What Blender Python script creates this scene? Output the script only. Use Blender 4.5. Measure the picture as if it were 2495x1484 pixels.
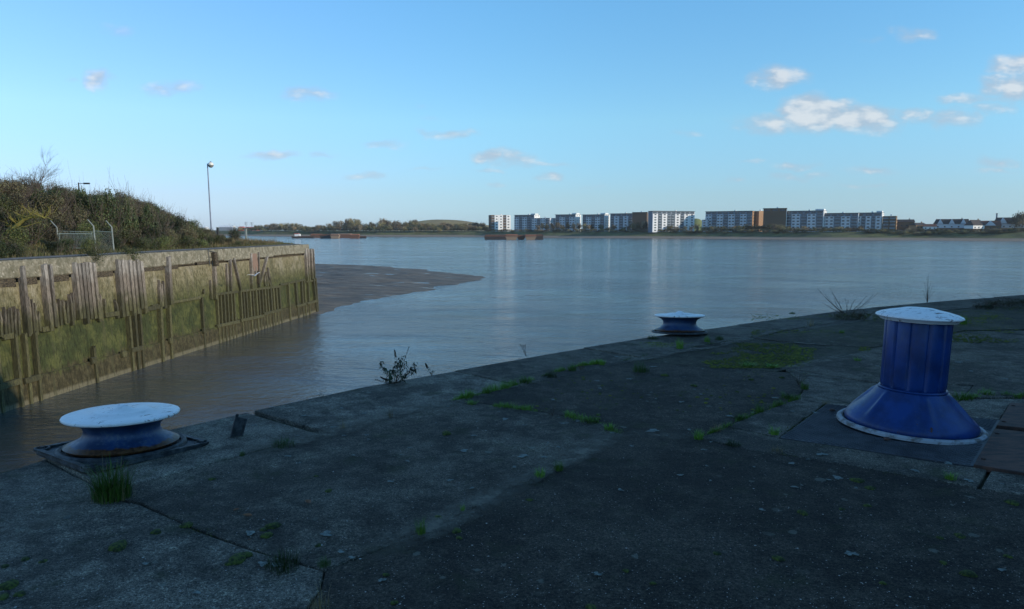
import bpy, bmesh, math, random
import numpy as np
from mathutils import Vector, Matrix, noise as mnoise
R = math.radians
random.seed(7)
rng = np.random.default_rng(11)
for o in list(bpy.data.objects):
    bpy.data.objects.remove(o)
SC = bpy.context.scene
COL = SC.collection

# ------------------------------------------------------------------ camera
# places are measured from the photograph: a pixel (x, y) of its 2494 x 1484 view is a ray, cut with a level or a wall
F = 1733.0; CX, CY = 1247.0, 742.0; EYE = 9.2; HORIZON = 560.0
QUAY = 7.6
PITCH = math.atan((CY - HORIZON) / F)
cam_d = bpy.data.cameras.new('camera'); cam = bpy.data.objects.new('camera', cam_d); COL.objects.link(cam)
cam.location = (0, 0, EYE); cam.rotation_euler = (math.pi / 2 - PITCH, 0, 0)
cam_d.sensor_width = 36; cam_d.lens = 36 * F / 2494; cam_d.clip_start = 0.05; cam_d.clip_end = 12000
SC.camera = cam

# ------------------------------------------------------------------ node helper
class N:
    def __init__(s, tree):
        s.t = tree; s.n = tree.nodes; s.l = tree.links
    def put(s, sock, v):
        if v is None: return
        if isinstance(v, bpy.types.NodeSocket): s.l.new(v, sock)
        else:
            try: sock.default_value = v
            except Exception:
                sock.default_value = (*v, 1.0) if len(v) == 3 else v[:3]
    def node(s, kind, props=None, out=0, **ins):
        nd = s.n.new('ShaderNode' + kind)
        for k, v in (props or {}).items(): setattr(nd, k, v)
        for k, v in ins.items():
            k = k.replace('_', ' ')
            if k.startswith('i') and k[1:].isdigit(): s.put(nd.inputs[int(k[1:])], v)
            else: s.put(nd.inputs[k], v)
        return nd.outputs[out] if out is not None else nd
    def m(s, op, a, b=None, c=None, clamp=False):
        nd = s.n.new('ShaderNodeMath'); nd.operation = op; nd.use_clamp = clamp
        for i, v in enumerate((a, b, c)):
            if v is not None: s.put(nd.inputs[i], v)
        return nd.outputs[0]
    def v(s, op, a, b=None, sc=None, out=0):
        nd = s.n.new('ShaderNodeVectorMath'); nd.operation = op
        s.put(nd.inputs[0], a)
        if b is not None: s.put(nd.inputs[1], b)
        if sc is not None: s.put(nd.inputs['Scale'], sc)
        return nd.outputs[out]
    def ramp(s, x, lo, hi, a=0.0, b=1.0, smooth=True):
        nd = s.n.new('ShaderNodeMapRange'); nd.interpolation_type = 'SMOOTHSTEP' if smooth else 'LINEAR'
        s.put(nd.inputs[0], x)
        for i, v in enumerate((lo, hi, a, b)): s.put(nd.inputs[i + 1], v)
        return nd.outputs[0]
    def mix(s, fac, a, b, mode='MIX'):
        nd = s.n.new('ShaderNodeMix'); nd.data_type = 'RGBA'; nd.blend_type = mode
        s.put(nd.inputs[0], fac); s.put(nd.inputs[6], a); s.put(nd.inputs[7], b)
        return nd.outputs[2]
    def noise(s, co, scale, detail=4, rough=.55, dist=0.0, out=0):
        return s.node('TexNoise', None, out, Vector=co, Scale=scale, Detail=detail, Roughness=rough, Distortion=dist)
    def vor(s, co, scale, out=0, rnd=1.0, feature='F1'):
        return s.node('TexVoronoi', {'feature': feature}, out, Vector=co, Scale=scale, Randomness=rnd)

def mat(name, fn):
    m = bpy.data.materials.new(name); m.use_nodes = True
    t = m.node_tree; t.nodes.clear(); g = N(t)
    out = t.nodes.new('ShaderNodeOutputMaterial')
    b = t.nodes.new('ShaderNodeBsdfPrincipled'); t.links.new(b.outputs[0], out.inputs[0])
    r = fn(g)                      # dict of principled inputs, 'bump': (height, strength, distance)
    bump = r.pop('bump', None)
    if bump:
        nrm = None
        bl = bump if isinstance(bump, list) else [bump]
        for h, st, di in bl:
            nd = t.nodes.new('ShaderNodeBump'); g.put(nd.inputs['Height'], h)
            g.put(nd.inputs['Strength'], st); g.put(nd.inputs['Distance'], di)
            if nrm: t.links.new(nrm, nd.inputs['Normal'])
            nrm = nd.outputs[0]
        t.links.new(nrm, b.inputs['Normal'])
    for k, v in r.items(): g.put(b.inputs[k], v)
    return m

# ------------------------------------------------------------------ sky, sun, exposure
SUN_AZ, SUN_EL = 112.0, 15.0           # clockwise from the view direction (+Y)
world = bpy.data.worlds.new('World'); SC.world = world; world.use_nodes = True
wt = world.node_tree; wt.nodes.clear(); g = N(wt)
sky = wt.nodes.new('ShaderNodeTexSky'); sky.sky_type = 'NISHITA'; sky.sun_disc = False
sky.sun_elevation = R(SUN_EL); sky.sun_rotation = R(SUN_AZ)
sky.altitude = 0; sky.air_density = 1.0; sky.dust_density = 0.0; sky.ozone_density = 3.0
SKY_STRENGTH = 0.15
dirv = g.node('TexCoord', None, 0)
dirv = g.n[-1].outputs['Generated']
sep = g.node('SeparateXYZ', None, None, Vector=dirv)
ay = g.m('MAXIMUM', g.m('ABSOLUTE', sep.outputs[1]), 0.05)
u = g.m('DIVIDE', sep.outputs[0], ay); vv = g.m('DIVIDE', sep.outputs[2], ay)
uv = g.node('CombineXYZ', None, 0, X=u, Y=vv, Z=0.0)
warp = g.noise(uv, 22, 3, .5, out=1)
wv = g.v('SUBTRACT', warp, (0.5, 0.5, 0.5))
p = g.v('ADD', uv, g.v('MULTIPLY', wv, (0.075, 0.024, 0)))
clouds = [(1990,275,62,30,1.0),(2095,288,75,26,.9),(1895,302,85,20,.62),(2225,280,34,15,.55),(2310,292,60,20,.55),
 (2360,240,65,13,.5),(2480,215,60,34,.75),(2480,155,48,20,.7),(2410,268,70,15,.42),(1893,183,46,25,.75),(1850,195,26,12,.4),
 (2220,88,42,17,.4),(2120,97,22,9,.22),(245,195,34,20,.7),(405,215,55,16,.42),(290,75,38,15,.3),(750,228,48,14,.5),
 (660,378,48,10,.5),(785,378,30,8,.36),(1095,323,55,12,.5),(935,350,42,10,.42),(890,430,34,9,.42),(1190,382,27,14,.65),
 (1238,388,58,19,.5),(1335,430,30,12,.52),(1035,285,45,7,.22),(1020,262,18,6,.25),(1205,452,26,7,.33),(1330,398,60,6,.33),(1050,410,45,6,.28),
 (1430,458,32,6,.32),(1670,328,34,6,.28),(1950,405,48,9,.42),(1950,430,64,9,.42),(2130,415,52,9,.42),(2425,398,38,12,.48),
 (2420,418,38,8,.36),(2110,452,55,6,.32),(1780,437,17,7,.32),(1830,395,34,6,.28),(165,198,20,7,.25),(1190,415,40,6,.35)]
acc = None
for cx, cy, rx, ry, st in clouds:
    a = (cx - CX) / F; el = (CY - cy) / F
    cp, sp = math.cos(PITCH), math.sin(PITCH)
    den = cp + el * sp
    cu, cv = a / den, (-sp + el * cp) / den
    d = g.v('MULTIPLY', g.v('SUBTRACT', p, (cu, cv, 0)), (F / rx / 2.3, F / ry / 2.1, 0))
    L = g.v('LENGTH', d, out=1)
    w = g.ramp(L, 1.0, 0.0, 0.0, st, smooth=True)
    acc = w if acc is None else g.m('MAXIMUM', acc, w)
fl = g.noise(g.v('MULTIPLY', uv, (1, 2.3, 1)), 26, 5, .56)
fl2 = g.noise(g.v('MULTIPLY', g.v('ADD', uv, (0.010, 0.012, 0)), (1, 2.3, 1)), 26, 3, .56)
alpha = g.m('MULTIPLY', g.ramp(g.m('ADD', acc, g.m('MULTIPLY', g.m('SUBTRACT', fl, .5), .75)), .03, .74), .80)
alpha = g.m('MULTIPLY', alpha, g.ramp(acc, .0, .30))
lit = g.ramp(g.m('ADD', g.m('MULTIPLY', g.m('SUBTRACT', fl, fl2), 2.2), acc), .25, 1.0)
ccol = g.mix(lit, (2.3, 2.75, 3.3, 1), (3.9, 4.0, 4.1, 1))
crn = wt.nodes.new('ShaderNodeValToRGB'); g.put(crn.inputs[0], sep.outputs[2]); cr = crn.color_ramp
while len(cr.elements) < 5: cr.elements.new(.5)
for i, (z_, c_) in enumerate([(0, (.36, .57, 1.08)), (.045, (.51, .66, .93)), (.145, (.77, 1.0, 1.05)), (.286, (.78, 1.16, 1.25)), (1, (.86, 1.15, 1.19))]):
    cr.elements[i].position = z_; cr.elements[i].color = (*[q * .5 for q in c_], 1)
tint = g.v('SCALE', crn.outputs[0], sc=2.0)
skyc = g.mix(1.0, g.mix(1.0, sky.outputs[0], tint, 'MULTIPLY'), g.mix(g.ramp(sep.outputs[0], .05, -.55), (1, 1, 1, 1), (1.02, .88, .93, 1)), 'MULTIPLY')
final = g.mix(alpha, skyc, ccol)
bg = wt.nodes.new('ShaderNodeBackground'); bg.inputs[1].default_value = SKY_STRENGTH
wt.links.new(final, bg.inputs[0])
wo = wt.nodes.new('ShaderNodeOutputWorld'); wt.links.new(bg.outputs[0], wo.inputs[0])
world.cycles.sampling_method = 'MANUAL'; world.cycles.sample_map_resolution = 1024
sd = bpy.data.lights.new('sun', 'SUN'); sd.energy = 3.0; sd.angle = R(0.53); sd.color = (1.0, .87, .70)
sun = bpy.data.objects.new('sun', sd); COL.objects.link(sun)
sv = Vector((math.sin(R(SUN_AZ)) * math.cos(R(SUN_EL)), math.cos(R(SUN_AZ)) * math.cos(R(SUN_EL)), math.sin(R(SUN_EL))))
sun.rotation_euler = sv.to_track_quat('Z', 'Y').to_euler(); sun.location = (60, -30, 60)
SC.view_settings.view_transform = 'Standard'; SC.view_settings.look = 'None'
SC.view_settings.exposure = 0.4; SC.view_settings.gamma = 1.0; SC.view_settings.use_curve_mapping = False
SC.render.engine = 'CYCLES'

# ------------------------------------------------------------------ measuring
def ray(x, y):
    a = (x - CX) / F; b = (CY - y) / F
    return Vector((a, math.cos(PITCH) + b * math.sin(PITCH), -math.sin(PITCH) + b * math.cos(PITCH)))
EYEP = Vector((0, 0, EYE))
def at(x, y, z):                       # the point at height z seen at this pixel
    r = ray(x, y); return EYEP + r * ((z - EYE) / r.z)
def atd(x, y, depth):                  # the point at this distance along Y
    r = ray(x, y); return EYEP + r * (depth / r.y)
def sm(x, a, b):
    t = min(1, max(0, (x - a) / (b - a))); return t * t * (3 - 2 * t)
def interp(pts, x):
    if x <= pts[0][0]: return pts[0][1]
    for (x0, y0), (x1, y1) in zip(pts, pts[1:]):
        if x <= x1: return y0 + (y1 - y0) * (x - x0) / (x1 - x0)
    return pts[-1][1]

# ------------------------------------------------------------------ object helpers
def link(o, parent=None):
    COL.objects.link(o)
    if parent: o.parent = parent
    return o
def mesh_of(name, V, Fc, mats=(), idx=None, smooth=False):
    me = bpy.data.meshes.new(name); me.from_pydata([tuple(v) for v in V], [], Fc)
    for m_ in mats: me.materials.append(m_)
    if idx is not None: me.polygons.foreach_set('material_index', idx)
    if smooth: me.polygons.foreach_set('use_smooth', [True] * len(me.polygons))
    me.update(); return me
def ob(name, me, parent=None, loc=None, label=None, cat=None, group=None, kind=None, rz=0, sc=None):
    o = bpy.data.objects.new(name, me); link(o, parent)
    if loc is not None: o.location = loc
    if rz: o.rotation_euler = (0, 0, rz)
    if sc is not None: o.scale = (sc, sc, sc) if isinstance(sc, (int, float)) else sc
    tag(o, label, cat, group, kind); return o
def tag(o, label=None, cat=None, group=None, kind=None):
    for k, v in (('label', label), ('category', cat), ('group', group), ('kind', kind)):
        if v: o[k] = v
    return o
def thing(name, label, cat, loc=(0, 0, 0), rz=0, group=None):
    return ob(name, None, None, loc, label, cat, group, None, rz)
class MB:
    """collects simple shapes for one mesh"""
    def __init__(s): s.V = []; s.F = []
    def quadstrip(s, ringA, ringB, closed=True):
        a = len(s.V); n = len(ringA); s.V += [tuple(v) for v in ringA] + [tuple(v) for v in ringB]
        for i in range(n if closed else n - 1):
            j = (i + 1) % n; s.F.append((a + i, a + j, a + n + j, a + n + i))
    def box(s, x0, x1, y0, y1, z0, z1, M=None):
        P = [Vector((x, y, z)) for z in (z0, z1) for x, y in ((x0, y0), (x1, y0), (x1, y1), (x0, y1))]
        if M: P = [M @ q for q in P]
        s.hexa(P)
    def hexa(s, P):                    # 4 bottom CCW, 4 top CCW
        a = len(s.V); s.V += [tuple(q) for q in P]
        s.F += [(a + 3, a + 2, a + 1, a), (a + 4, a + 5, a + 6, a + 7)] + [(a + i, a + (i + 1) % 4, a + 4 + (i + 1) % 4, a + 4 + i) for i in range(4)]
    def tube(s, pts, rad, n=5, cap=True):
        rings = []
        pts = [Vector(q) for q in pts]
        for i, q in enumerate(pts):
            d = (pts[min(i + 1, len(pts) - 1)] - pts[max(i - 1, 0)])
            d = d.normalized() if d.length > 1e-9 else Vector((0, 0, 1))
            a_ = d.cross(Vector((0.31, 0.17, 0.93))); 
            if a_.length < .05: a_ = d.cross(Vector((1, 0, 0)))
            a_.normalize(); b_ = d.cross(a_)
            r = rad[i] if isinstance(rad, (list, tuple)) else rad
            rings.append([q + (a_ * math.cos(2 * math.pi * k / n) + b_ * math.sin(2 * math.pi * k / n)) * r for k in range(n)])
        a = len(s.V)
        for r_ in rings: s.V += [tuple(v) for v in r_]
        for i in range(len(rings) - 1):
            for k in range(n):
                k2 = (k + 1) % n; o0 = a + i * n; o1 = o0 + n
                s.F.append((o0 + k, o1 + k, o1 + k2, o0 + k2))
        if cap:
            s.F.append(tuple(a + k for k in range(n))); e = a + (len(rings) - 1) * n
            s.F.append(tuple(e + n - 1 - k for k in range(n)))
    def lathe(s, prof, n=48, c=(0, 0, 0), fr=None, close=True):
        a = len(s.V)
        for r, z in prof:
            for k in range(n):
                t = 2 * math.pi * k / n; rr = r * (fr(t, r, z) if fr else 1)
                s.V.append((c[0] + rr * math.cos(t), c[1] + rr * math.sin(t), c[2] + z))
        for i in range(len(prof) - 1):
            for k in range(n):
                k2 = (k + 1) % n; s.F.append((a + i * n + k, a + i * n + k2, a + (i + 1) * n + k2, a + (i + 1) * n + k))
        if close:
            e = a + (len(prof) - 1) * n
            s.F.append(tuple(a + n - 1 - k for k in range(n))); s.F.append(tuple(e + k for k in range(n)))
    def prism(s, poly, z0, z1):
        a = len(s.V); n = len(poly)
        s.V += [(q[0], q[1], z0) for q in poly] + [(q[0], q[1], z1) for q in poly]
        s.F += [tuple(a + n - 1 - i for i in range(n)), tuple(a + n + i for i in range(n))]
        s.F += [(a + i, a + (i + 1) % n, a + n + (i + 1) % n, a + n + i) for i in range(n)]
    def mesh(s, name, m, smooth=False):
        me = mesh_of(name, s.V, s.F, (m,) if m else (), smooth=smooth)
        if smooth: sharp(me)
        return me
def sharp(me, ang=35):
    bm = bmesh.new(); bm.from_mesh(me)
    bmesh.ops.recalc_face_normals(bm, faces=bm.faces)
    for e in bm.edges:
        if len(e.link_faces) == 2 and e.calc_face_angle(0) > R(ang): e.smooth = False
    bm.to_mesh(me); bm.free()
def fixn(me):
    bm = bmesh.new(); bm.from_mesh(me); bmesh.ops.recalc_face_normals(bm, faces=bm.faces); bm.to_mesh(me); bm.free()
def bevel(me, w, seg=1):
    bm = bmesh.new(); bm.from_mesh(me); bmesh.ops.recalc_face_normals(bm, faces=bm.faces)
    es = [e for e in bm.edges if len(e.link_faces) == 2 and e.calc_face_angle(0) > .5]
    bmesh.ops.bevel(bm, geom=es, offset=w, segments=seg, affect='EDGES', clamp_overlap=True)
    bm.to_mesh(me); bm.free()
def copy_thing(root, loc, rz=None, sc=None, label=None, group=None):
    r = root.copy(); COL.objects.link(r); r.location = loc
    if rz is not None: r.rotation_euler = (0, 0, rz)
    if sc is not None: r.scale = sc if isinstance(sc, tuple) else (sc, sc, sc)
    if label: r['label'] = label
    if group: r['group'] = group
    for ch in root.children:
        c = ch.copy(); COL.objects.link(c); c.parent = r
        for g2 in ch.children:
            d = g2.copy(); COL.objects.link(d); d.parent = c
    return r

# ------------------------------------------------------------------ materials
def pos(g): return g.n.new('ShaderNodeNewGeometry').outputs['Position']
def objc(g): return g.n.new('ShaderNodeTexCoord').outputs['Object']
def orand(g): return g.n.new('ShaderNodeObjectInfo').outputs['Random']
def island(g): return g.n.new('ShaderNodeNewGeometry').outputs['Random Per Island']
def upz(g): return g.node('SeparateXYZ', None, None, Vector=pos(g)).outputs[2]

def quay_concrete(base, light, speck=1.0, moss=0.0):
    def fn(g):
        P = pos(g)
        big = g.noise(P, 1.5, 6, .68); mid = g.noise(P, 7, 5, .65); fine = g.noise(P, 60, 4, .7); vf = g.noise(P, 260, 2, .7)
        r = orand(g)
        c = g.mix(g.ramp(g.m('ADD', g.m('MULTIPLY', big, .62), g.m('MULTIPLY', mid, .38)), .42, .58), base, light)
        c = g.mix(g.ramp(fine, .38, .58), g.mix(1, c, (.36, .37, .38, 1), 'MULTIPLY'), c); f3 = g.noise(P, 34, 3, .7); c = g.mix(g.ramp(f3, .56, .66, 0, .5), c, g.mix(1, c, (2.2, 2.2, 2.1, 1), 'MULTIPLY')); f4 = g.noise(P, 15, 3, .7); c = g.mix(g.ramp(f4, .54, .64, 0, .5), c, g.mix(1, c, (.45, .46, .46, 1), 'MULTIPLY'))
        st_ = g.noise(P, 2.6, 6, .75, .6); c = g.mix(g.ramp(st_, .54, .66, 0, .65), c, g.mix(1, c, (.42, .43, .42, 1), 'MULTIPLY')); c = g.mix(g.ramp(st_, .46, .34, 0, .55), c, g.mix(1, c, (1.7, 1.72, 1.65, 1), 'MULTIPLY'))
        c = g.mix(1, c, g.node('CombineColor', None, 0, Red=g.ramp(vf, .3, .7, .45, 1.65), Green=g.ramp(vf, .3, .7, .45, 1.65), Blue=g.ramp(vf, .3, .7, .48, 1.6)), 'MULTIPLY')
        sp2 = g.noise(P, 120, 2, .6); c = g.mix(g.ramp(sp2, .58, .66, 0, .55), c, g.mix(1, c, (2.6, 2.6, 2.5, 1), 'MULTIPLY'))
        # pale aggregate
        d1 = g.vor(P, 42, 0); k1 = g.node('SeparateColor', None, 0, Color=g.vor(P, 42, 1))
        a1 = g.m('MULTIPLY', g.ramp(d1, .20, .10), g.ramp(k1, .80, .84))
        d2 = g.vor(P, 95, 0); k2 = g.node('SeparateColor', None, 0, Color=g.vor(P, 95, 1))
        a2 = g.m('MULTIPLY', g.ramp(d2, .34, .2), g.ramp(k2, .72, .8))
        c = g.mix(g.m('MULTIPLY', a2, .5 * speck), c, (.16, .16, .14, 1))
        c = g.mix(g.m('MULTIPLY', a1, .85 * speck), c, (.36, .36, .32, 1))
        # lichen
        W = g.v('ADD', P, g.v('SCALE', g.v('SUBTRACT', g.noise(P, 24, 3, .6, out=1), (.5, .5, .5)), sc=.055))
        d3 = g.vor(W, 6.5, 0); k3 = g.node('SeparateColor', None, 0, Color=g.vor(W, 6.5, 1)); k3b = g.node('SeparateColor', None, 1, Color=g.vor(W, 6.5, 1))
        l3 = g.m('MULTIPLY', g.ramp(g.m('SUBTRACT', d3, g.m('MULTIPLY', k3b, .11)), .13, .09), g.ramp(k3, .66, .70))
        l3 = g.m('MULTIPLY', l3, g.ramp(g.noise(P, 1.1, 3, .6), .42, .60, .15, 1))
        c = g.mix(g.m('MULTIPLY', l3, .62), c, (.20, .225, .185, 1))
        gm = g.m('MULTIPLY', g.ramp(g.noise(P, 3.4, 6, .7), .54, .68), .45 + moss)
        c = g.mix(gm, c, (.030, .042, .012, 1))
        c = g.mix(1, c, g.node('CombineColor', None, 0, Red=g.ramp(r, 0, 1, .86, 1.14), Green=g.ramp(r, 0, 1, .86, 1.14), Blue=g.ramp(r, 0, 1, .86, 1.14)), 'MULTIPLY')
        pit = g.m('MULTIPLY', g.ramp(g.vor(P, 30, 0), .16, .34), 1)
        return {'Base Color': c, 'Roughness': .93, 'Specular IOR Level': .25,
                'bump': [(mid, .8, .04), (g.m('ADD', fine, g.m('MULTIPLY', pit, .5)), 1.0, .012), (vf, 1.0, .005)]}
    return fn
M = {}
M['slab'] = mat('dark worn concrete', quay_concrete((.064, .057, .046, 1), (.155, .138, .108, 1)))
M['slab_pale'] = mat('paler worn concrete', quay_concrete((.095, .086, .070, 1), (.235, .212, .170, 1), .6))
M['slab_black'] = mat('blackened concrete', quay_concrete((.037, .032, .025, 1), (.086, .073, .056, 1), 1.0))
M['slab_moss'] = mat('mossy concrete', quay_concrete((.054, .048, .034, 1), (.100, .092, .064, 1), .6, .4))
M['soil'] = mat('dark joint soil', lambda g: {'Base Color': g.mix(g.noise(pos(g), 20), (.012, .014, .008, 1), (.05, .06, .02, 1)), 'Roughness': 1.0, 'bump': (g.noise(pos(g), 50), .8, .02)})

def wallmat(g):
    P = pos(g); sep = g.node('SeparateXYZ', None, None, Vector=P); z = sep.outputs[2]
    str_ = g.v('MULTIPLY', P, (1.6, 1.6, .16)); s1 = g.noise(str_, 2.0, 6, .65); s2 = g.noise(str_, 7, 4, .7)
    blo = g.noise(P, .55, 5, .6); mid = g.noise(P, 3.2, 5, .65); fine = g.noise(P, 26, 3, .7)
    zz = g.m('ADD', z, g.m('MULTIPLY', g.m('SUBTRACT', g.m('ADD', g.m('MULTIPLY', s1, .6), g.m('MULTIPLY', blo, .4)), .5), 3.4))
    tan = g.mix(g.ramp(mid, .35, .68), (.165, .140, .070, 1), (.270, .232, .145, 1))
    tan = g.mix(g.ramp(blo, .52, .66, 0, .7), tan, (.30, .265, .19, 1))
    olive = g.mix(g.ramp(mid, .35, .7), (.060, .062, .020, 1), (.125, .122, .045, 1))
    green = g.mix(g.ramp(g.noise(P, 1.1, 5, .65), .42, .62), (.038, .048, .013, 1), (.080, .088, .024, 1))
    brown = g.mix(g.ramp(mid, .35, .7), (.034, .030, .012, 1), (.080, .068, .032, 1))
    c = g.mix(g.ramp(zz, 6.4, 4.0), tan, olive)
    c = g.mix(g.ramp(zz, 4.3, 3.5), c, green)
    c = g.mix(g.ramp(zz, 1.75, 1.2), c, brown)
    fn2 = g.noise(g.v('MULTIPLY', P, (1, 1, .5)), 9, 5, .75); c = g.mix(g.ramp(fn2, .36, .52), g.mix(1, c, (.60, .60, .54, 1), 'MULTIPLY'), c)
    c = g.mix(.06, c, g.mix(1, g.node('RGBToBW', None, 0, Color=c), (1.0, .96, .86, 1), 'MULTIPLY'))
    c = g.mix(g.ramp(z, .34, .16), c, (.12, .11, .07, 1))
    c = g.mix(g.ramp(s2, .48, .64, 0, .85), c, g.mix(1, c, (.36, .36, .32, 1), 'MULTIPLY'))
    c = g.mix(g.ramp(g.noise(str_, 1.1, 5, .7), .52, .66, 0, .6), c, (.06, .06, .03, 1))
    lift = g.noise(g.v('MULTIPLY', P, (.05, .05, 1.0)), 2.4, 2, .5)
    return {'Base Color': c, 'Roughness': .88, 'Specular IOR Level': .3, 'bump': [(mid, .6, .05), (g.m('ADD', fine, lift), .5, .02)]}
M['wall'] = mat('weathered lock wall concrete', wallmat)
def copingmat(g):
    P = pos(g); mid = g.noise(P, 2.6, 6, .68); st = g.noise(g.v('MULTIPLY', P, (1.5, 1.5, .3)), 4, 5, .7)
    c = g.mix(g.ramp(mid, .36, .66), (.12, .11, .07, 1), (.25, .225, .165, 1))
    c = g.mix(g.ramp(st, .5, .68, 0, .75), c, (.085, .08, .045, 1))
    c = g.mix(g.ramp(g.noise(P, 5, 3), .60, .68), c, (.34, .31, .24, 1))
    return {'Base Color': c, 'Roughness': .9, 'bump': [(mid, .6, .06), (g.noise(P, 22, 4, .7), .6, .02)]}
M['coping'] = mat('stained pale coping concrete', copingmat)
def timber(g):
    P = pos(g); z = upz(g); r = orand(g)
    gr = g.noise(g.v('MULTIPLY', P, (9, 9, .55)), 3, 5, .65)
    zz = g.m('ADD', z, g.m('MULTIPLY', g.m('SUBTRACT', g.noise(P, 1.5, 4), .5), 2.2))
    top = g.mix(g.ramp(gr, .35, .65), (.075, .062, .045, 1), (.23, .19, .15, 1))
    low = g.mix(g.ramp(gr, .35, .65), (.026, .025, .010, 1), (.090, .084, .032, 1))
    top = g.mix(g.ramp(zz, 5.9, 6.9), top, g.mix(g.ramp(gr, .35, .65), (.14, .125, .105, 1), (.34, .31, .27, 1)))
    c = g.mix(g.ramp(zz, 5.6, 4.0), top, low)
    k = g.ramp(r, 0, 1, .7, 1.25)
    c = g.mix(1, c, g.node('CombineColor', None, 0, Red=k, Green=k, Blue=k), 'MULTIPLY')
    return {'Base Color': c, 'Roughness': .9, 'bump': (gr, .9, .05)}
M['timber'] = mat('weathered pile timber', timber)
M['rotten'] = mat('rotten dark timber', lambda g: {'Base Color': g.mix(g.ramp(g.noise(g.v('MULTIPLY', pos(g), (3, 3, 8)), 3, 5, .7), .4, .65), (.018, .014, .009, 1), (.13, .10, .06, 1)), 'Roughness': .95, 'bump': (g.noise(pos(g), 9, 4, .7), 1.0, .08)})
def leafy(cols, rough=.6):
    def fn(g):
        r = island(g); nd = g.n.new('ShaderNodeValToRGB'); g.put(nd.inputs[0], r)
        cr = nd.color_ramp
        while len(cr.elements) < len(cols): cr.elements.new(.5)
        for i, c in enumerate(cols): cr.elements[i].position = i / (len(cols) - 1); cr.elements[i].color = (*c, 1)
        o = g.ramp(orand(g), 0, 1, .55, 1.4)
        big = g.ramp(g.noise(pos(g), .8, 3), .35, .65, .7, 1.2)
        k = g.m('MULTIPLY', o, big)
        c = g.mix(1, nd.outputs[0], g.node('CombineColor', None, 0, Red=k, Green=k, Blue=k), 'MULTIPLY')
        return {'Base Color': c, 'Roughness': rough, 'Specular IOR Level': .3}
    return fn
M['bramble'] = mat('bramble leaves', leafy([(.028, .050, .014), (.060, .070, .026), (.11, .125, .035), (.036, .068, .018), (.10, .085, .045), (.13, .145, .042), (.045, .075, .025)]))
M['brownscrub'] = mat('brown scrub leaves', leafy([(.07, .056, .034), (.11, .090, .05), (.06, .07, .028), (.14, .12, .065), (.09, .09, .04)]))
M['greenbush'] = mat('dark green bush leaves', leafy([(.018, .034, .012), (.035, .055, .018), (.05, .07, .02), (.028, .042, .02), (.09, .09, .035)]))
M['fargreen'] = mat('distant evergreen leaves', leafy([(.05, .065, .03), (.08, .09, .04), (.11, .11, .05)]))
M['farbrown'] = mat('distant bare winter twigs', leafy([(.20, .155, .09), (.27, .21, .12), (.16, .13, .075), (.30, .22, .13)]))
M['farpale'] = mat('distant olive brown twigs', leafy([(.21, .19, .085), (.27, .23, .11), (.16, .15, .065), (.30, .23, .12)]))
M['bark'] = mat('grey brown bark', lambda g: {'Base Color': g.mix(g.noise(pos(g), 12), (.06, .045, .035, 1), (.14, .11, .09, 1)), 'Roughness': .9})
M['yellowbark'] = mat('lichen yellow bark', lambda g: {'Base Color': g.mix(g.noise(pos(g), 6), (.13, .12, .02, 1), (.27, .23, .05, 1)), 'Roughness': .85})
M['grass'] = mat('fresh grass blades', leafy([(.06, .14, .014), (.10, .21, .022), (.15, .26, .04), (.07, .16, .025)], .5))
M['grassdark'] = mat('dark grass blades', leafy([(.022, .05, .012), (.035, .075, .016), (.05, .09, .02)], .5))
M['drygrass'] = mat('dry grass stalks', leafy([(.20, .15, .07), (.13, .10, .045), (.26, .20, .11), (.09, .085, .03)]))
M['bankgrass'] = mat('bank grass and litter', leafy([(.07, .085, .02), (.12, .10, .05), (.04, .06, .012), (.17, .13, .08)]))
M['weed'] = mat('weed leaves', leafy([(.012, .03, .016), (.022, .048, .020), (.03, .06, .025)]))
M['seedhead'] = mat('brown seed heads', leafy([(.03, .02, .014), (.055, .036, .022), (.02, .016, .012)]))
M['stem'] = mat('reddish weed stems', lambda g: {'Base Color': (.06, .035, .022, 1), 'Roughness': .8})
M['moss'] = mat('moss cushions', lambda g: {'Base Color': g.mix(g.ramp(g.noise(pos(g), 60, 3), .35, .65), (.014, .024, .005, 1), (.075, .10, .014, 1)), 'Roughness': 1, 'bump': (g.noise(pos(g), 220, 3), 1, .006)})

def bluepaint(worn):
    def fn(g):
        P = objc(g); n1 = g.noise(P, 5, 5, .6); n2 = g.noise(P, 40, 4, .7); z = g.node('SeparateXYZ', None, None, Vector=P).outputs[2]
        c = g.mix(g.ramp(n1, .35, .65), (.002, .023, .105, 1), (.003, .040, .185, 1))
        r = {'Roughness': g.ramp(n2, .3, .7, .30, .48), 'Specular IOR Level': .4}
        if worn:
            c = g.mix(g.ramp(n1, .35, .65), (.010, .032, .085, 1), (.018, .056, .16, 1))
            c = g.mix(g.ramp(g.m('ADD', n2, g.m('MULTIPLY', n1, .6)), .78, .98, 0, .6), c, (.07, .11, .15, 1))
            rz = g.m('ADD', z, g.m('MULTIPLY', g.m('SUBTRACT', g.noise(P, 9, 4, .65), .5), .055))
            rust = g.mix(g.ramp(n2, .35, .65), (.035, .016, .008, 1), (.13, .055, .018, 1))
            c = g.mix(g.ramp(rz, .078, .068), c, rust)
            r = {'Roughness': g.ramp(n2, .3, .7, .35, .6)}
        else:
            c = g.mix(g.ramp(n2, .64, .70, 0, .6), c, (.04, .06, .10, 1))
            st = g.noise(g.v('MULTIPLY', P, (9, 9, 1.1)), 2, 4, .7); c = g.mix(g.ramp(st, .56, .70, 0, .35), c, (.05, .08, .14, 1))
            c = g.mix(g.m('MULTIPLY', g.ramp(g.noise(P, 16, 4, .75), .66, .68), g.ramp(z, .40, .05)), c, (.05, .018, .008, 1))
        r.update({'Base Color': c, 'bump': (g.m('ADD', n2, n1), .12, .006)})
        return r
    return fn
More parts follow.
